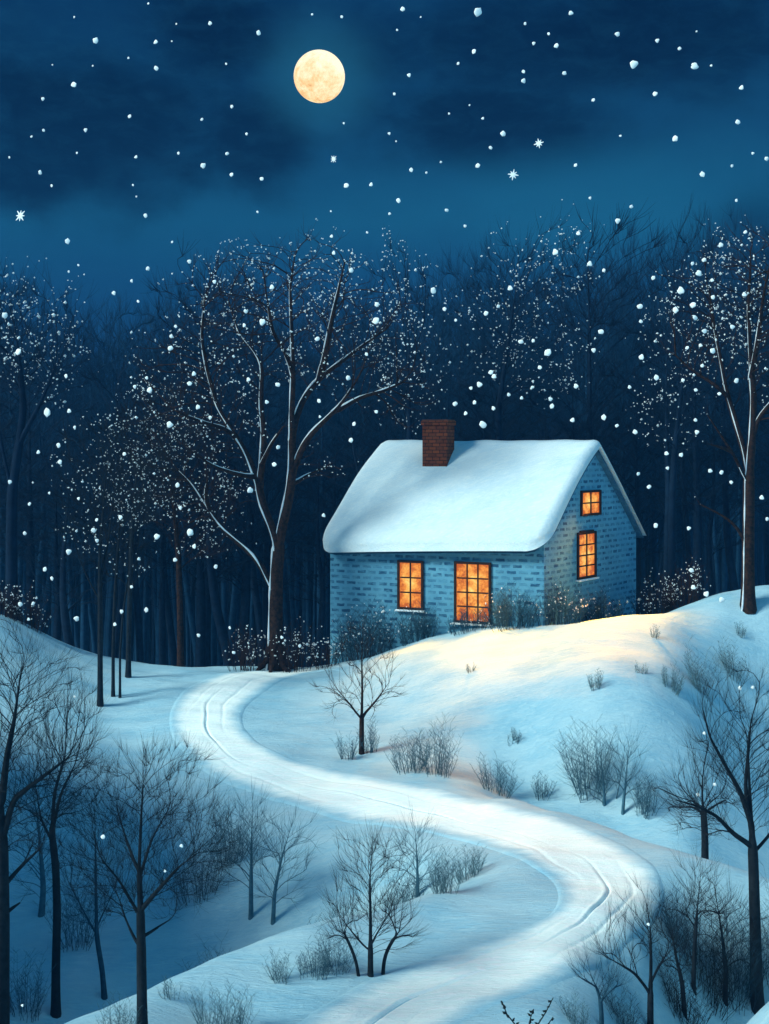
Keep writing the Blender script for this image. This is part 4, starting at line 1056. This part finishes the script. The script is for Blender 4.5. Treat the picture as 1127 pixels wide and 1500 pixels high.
for a in ((130, 190, 250, 120), (300, 40, 130, 80), (720, 190, 240, 75), (860, 60, 330, 90), (380, 210, 90, 90), (40, 250, 120, 60), (1100, 330, 90, 70)):
    q = t.mapr(t.m('ADD', blob(*a), warp), .25, 1.25, 1, 0)
    dark = q if dark is None else t.m('MAXIMUM', dark, q)
sky = t.mix(t.m('MULTIPLY', dark, .85), sky, lin(2, 20, 50))
lightb = t.mapr(t.m('ADD', blob(880, 300, 330, 75), warp), .1, 1.5, 1, 0)
sky = t.mix(t.m('MULTIPLY', lightb, .55), sky, lin(24, 98, 134))
mb = t.mapr(blob(468, 112, 60, 60), .5, 2.1, 1, 0)
sky = t.mix(t.m('MULTIPLY', t.m('POWER', mb, 1.5), .32), sky, lin(40, 116, 146))
brush = t.noise(t.scale3(dirn, (14, 14, 34)), 3.0, 6, .72, .5)
sky = t.mix(t.mapr(brush, .38, .72, 0, .16), sky, lin(26, 84, 118))
# open sky behind the viewer, plus an unseen glow added to light the gable
back2 = t.mapr(sp.outputs[1], -.05, -.5, 0, 1)
sky = t.mix(t.m('MULTIPLY', back2, .8), sky, (.010, .165, .36, 1))
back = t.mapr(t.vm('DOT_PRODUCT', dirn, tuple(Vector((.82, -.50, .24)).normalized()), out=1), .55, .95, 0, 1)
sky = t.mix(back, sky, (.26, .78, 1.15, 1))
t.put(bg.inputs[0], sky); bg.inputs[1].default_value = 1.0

# ------------------------------------------------------------------ moonlight
SUN = Vector((-.72, -.32, .55)).normalized()
l = bpy.data.lights.new('moonlight', 'SUN'); l.energy = 4.9; l.angle = math.radians(17); l.color = (.82, 1.0, .96)
so = bpy.data.objects.new('moonlight', l); COL.objects.link(so); so.rotation_euler = SUN.to_track_quat('Z', 'Y').to_euler(); so.location = (0, 0, 60)

# ------------------------------------------------------------------ camera and view
cam = bpy.data.cameras.new('camera'); co = bpy.data.objects.new('camera', cam); COL.objects.link(co)
co.location = (0, 0, HC); co.rotation_euler = (math.radians(90), 0, 0)
cam.sensor_width = 36; cam.sensor_fit = 'AUTO'; cam.lens = F / 1500 * 36; cam.shift_y = -(750 - HOR) / 1500
cam.clip_end = 6000; sc.camera = co
sc.render.resolution_x, sc.render.resolution_y = 769, 1024
vs = sc.view_settings; vs.view_transform = 'Standard'; vs.look = 'None'; vs.exposure = 0; vs.gamma = 1

# ------------------------------------------------------------------ night air
zlo = float(zz.min()) - 1.2
hv, hf = box((0, (ys[0] + ys[-1]) / 2, (zlo + 34) / 2), ((1,0,0),(0,1,0),(0,0,1)), (xs[-1] + 2, (ys[-1] - ys[0]) / 2 + 2, (34 - zlo) / 2))
hm = bpy.data.materials.new('haze'); hm.use_nodes = True; ht = NT(hm.node_tree); ht.n.remove(ht.n['Principled BSDF'])
pv = ht.new('ShaderNodeVolumePrincipled'); pv.inputs['Color'].default_value = (.07, .40, .92, 1); pv.inputs['Density'].default_value = HAZE
ht.l.new(pv.outputs[0], ht.n['Material Output'].inputs['Volume'])
hz = mesh_obj('haze', hv, hf, hm, None, False); tag(hz, kind='stuff')
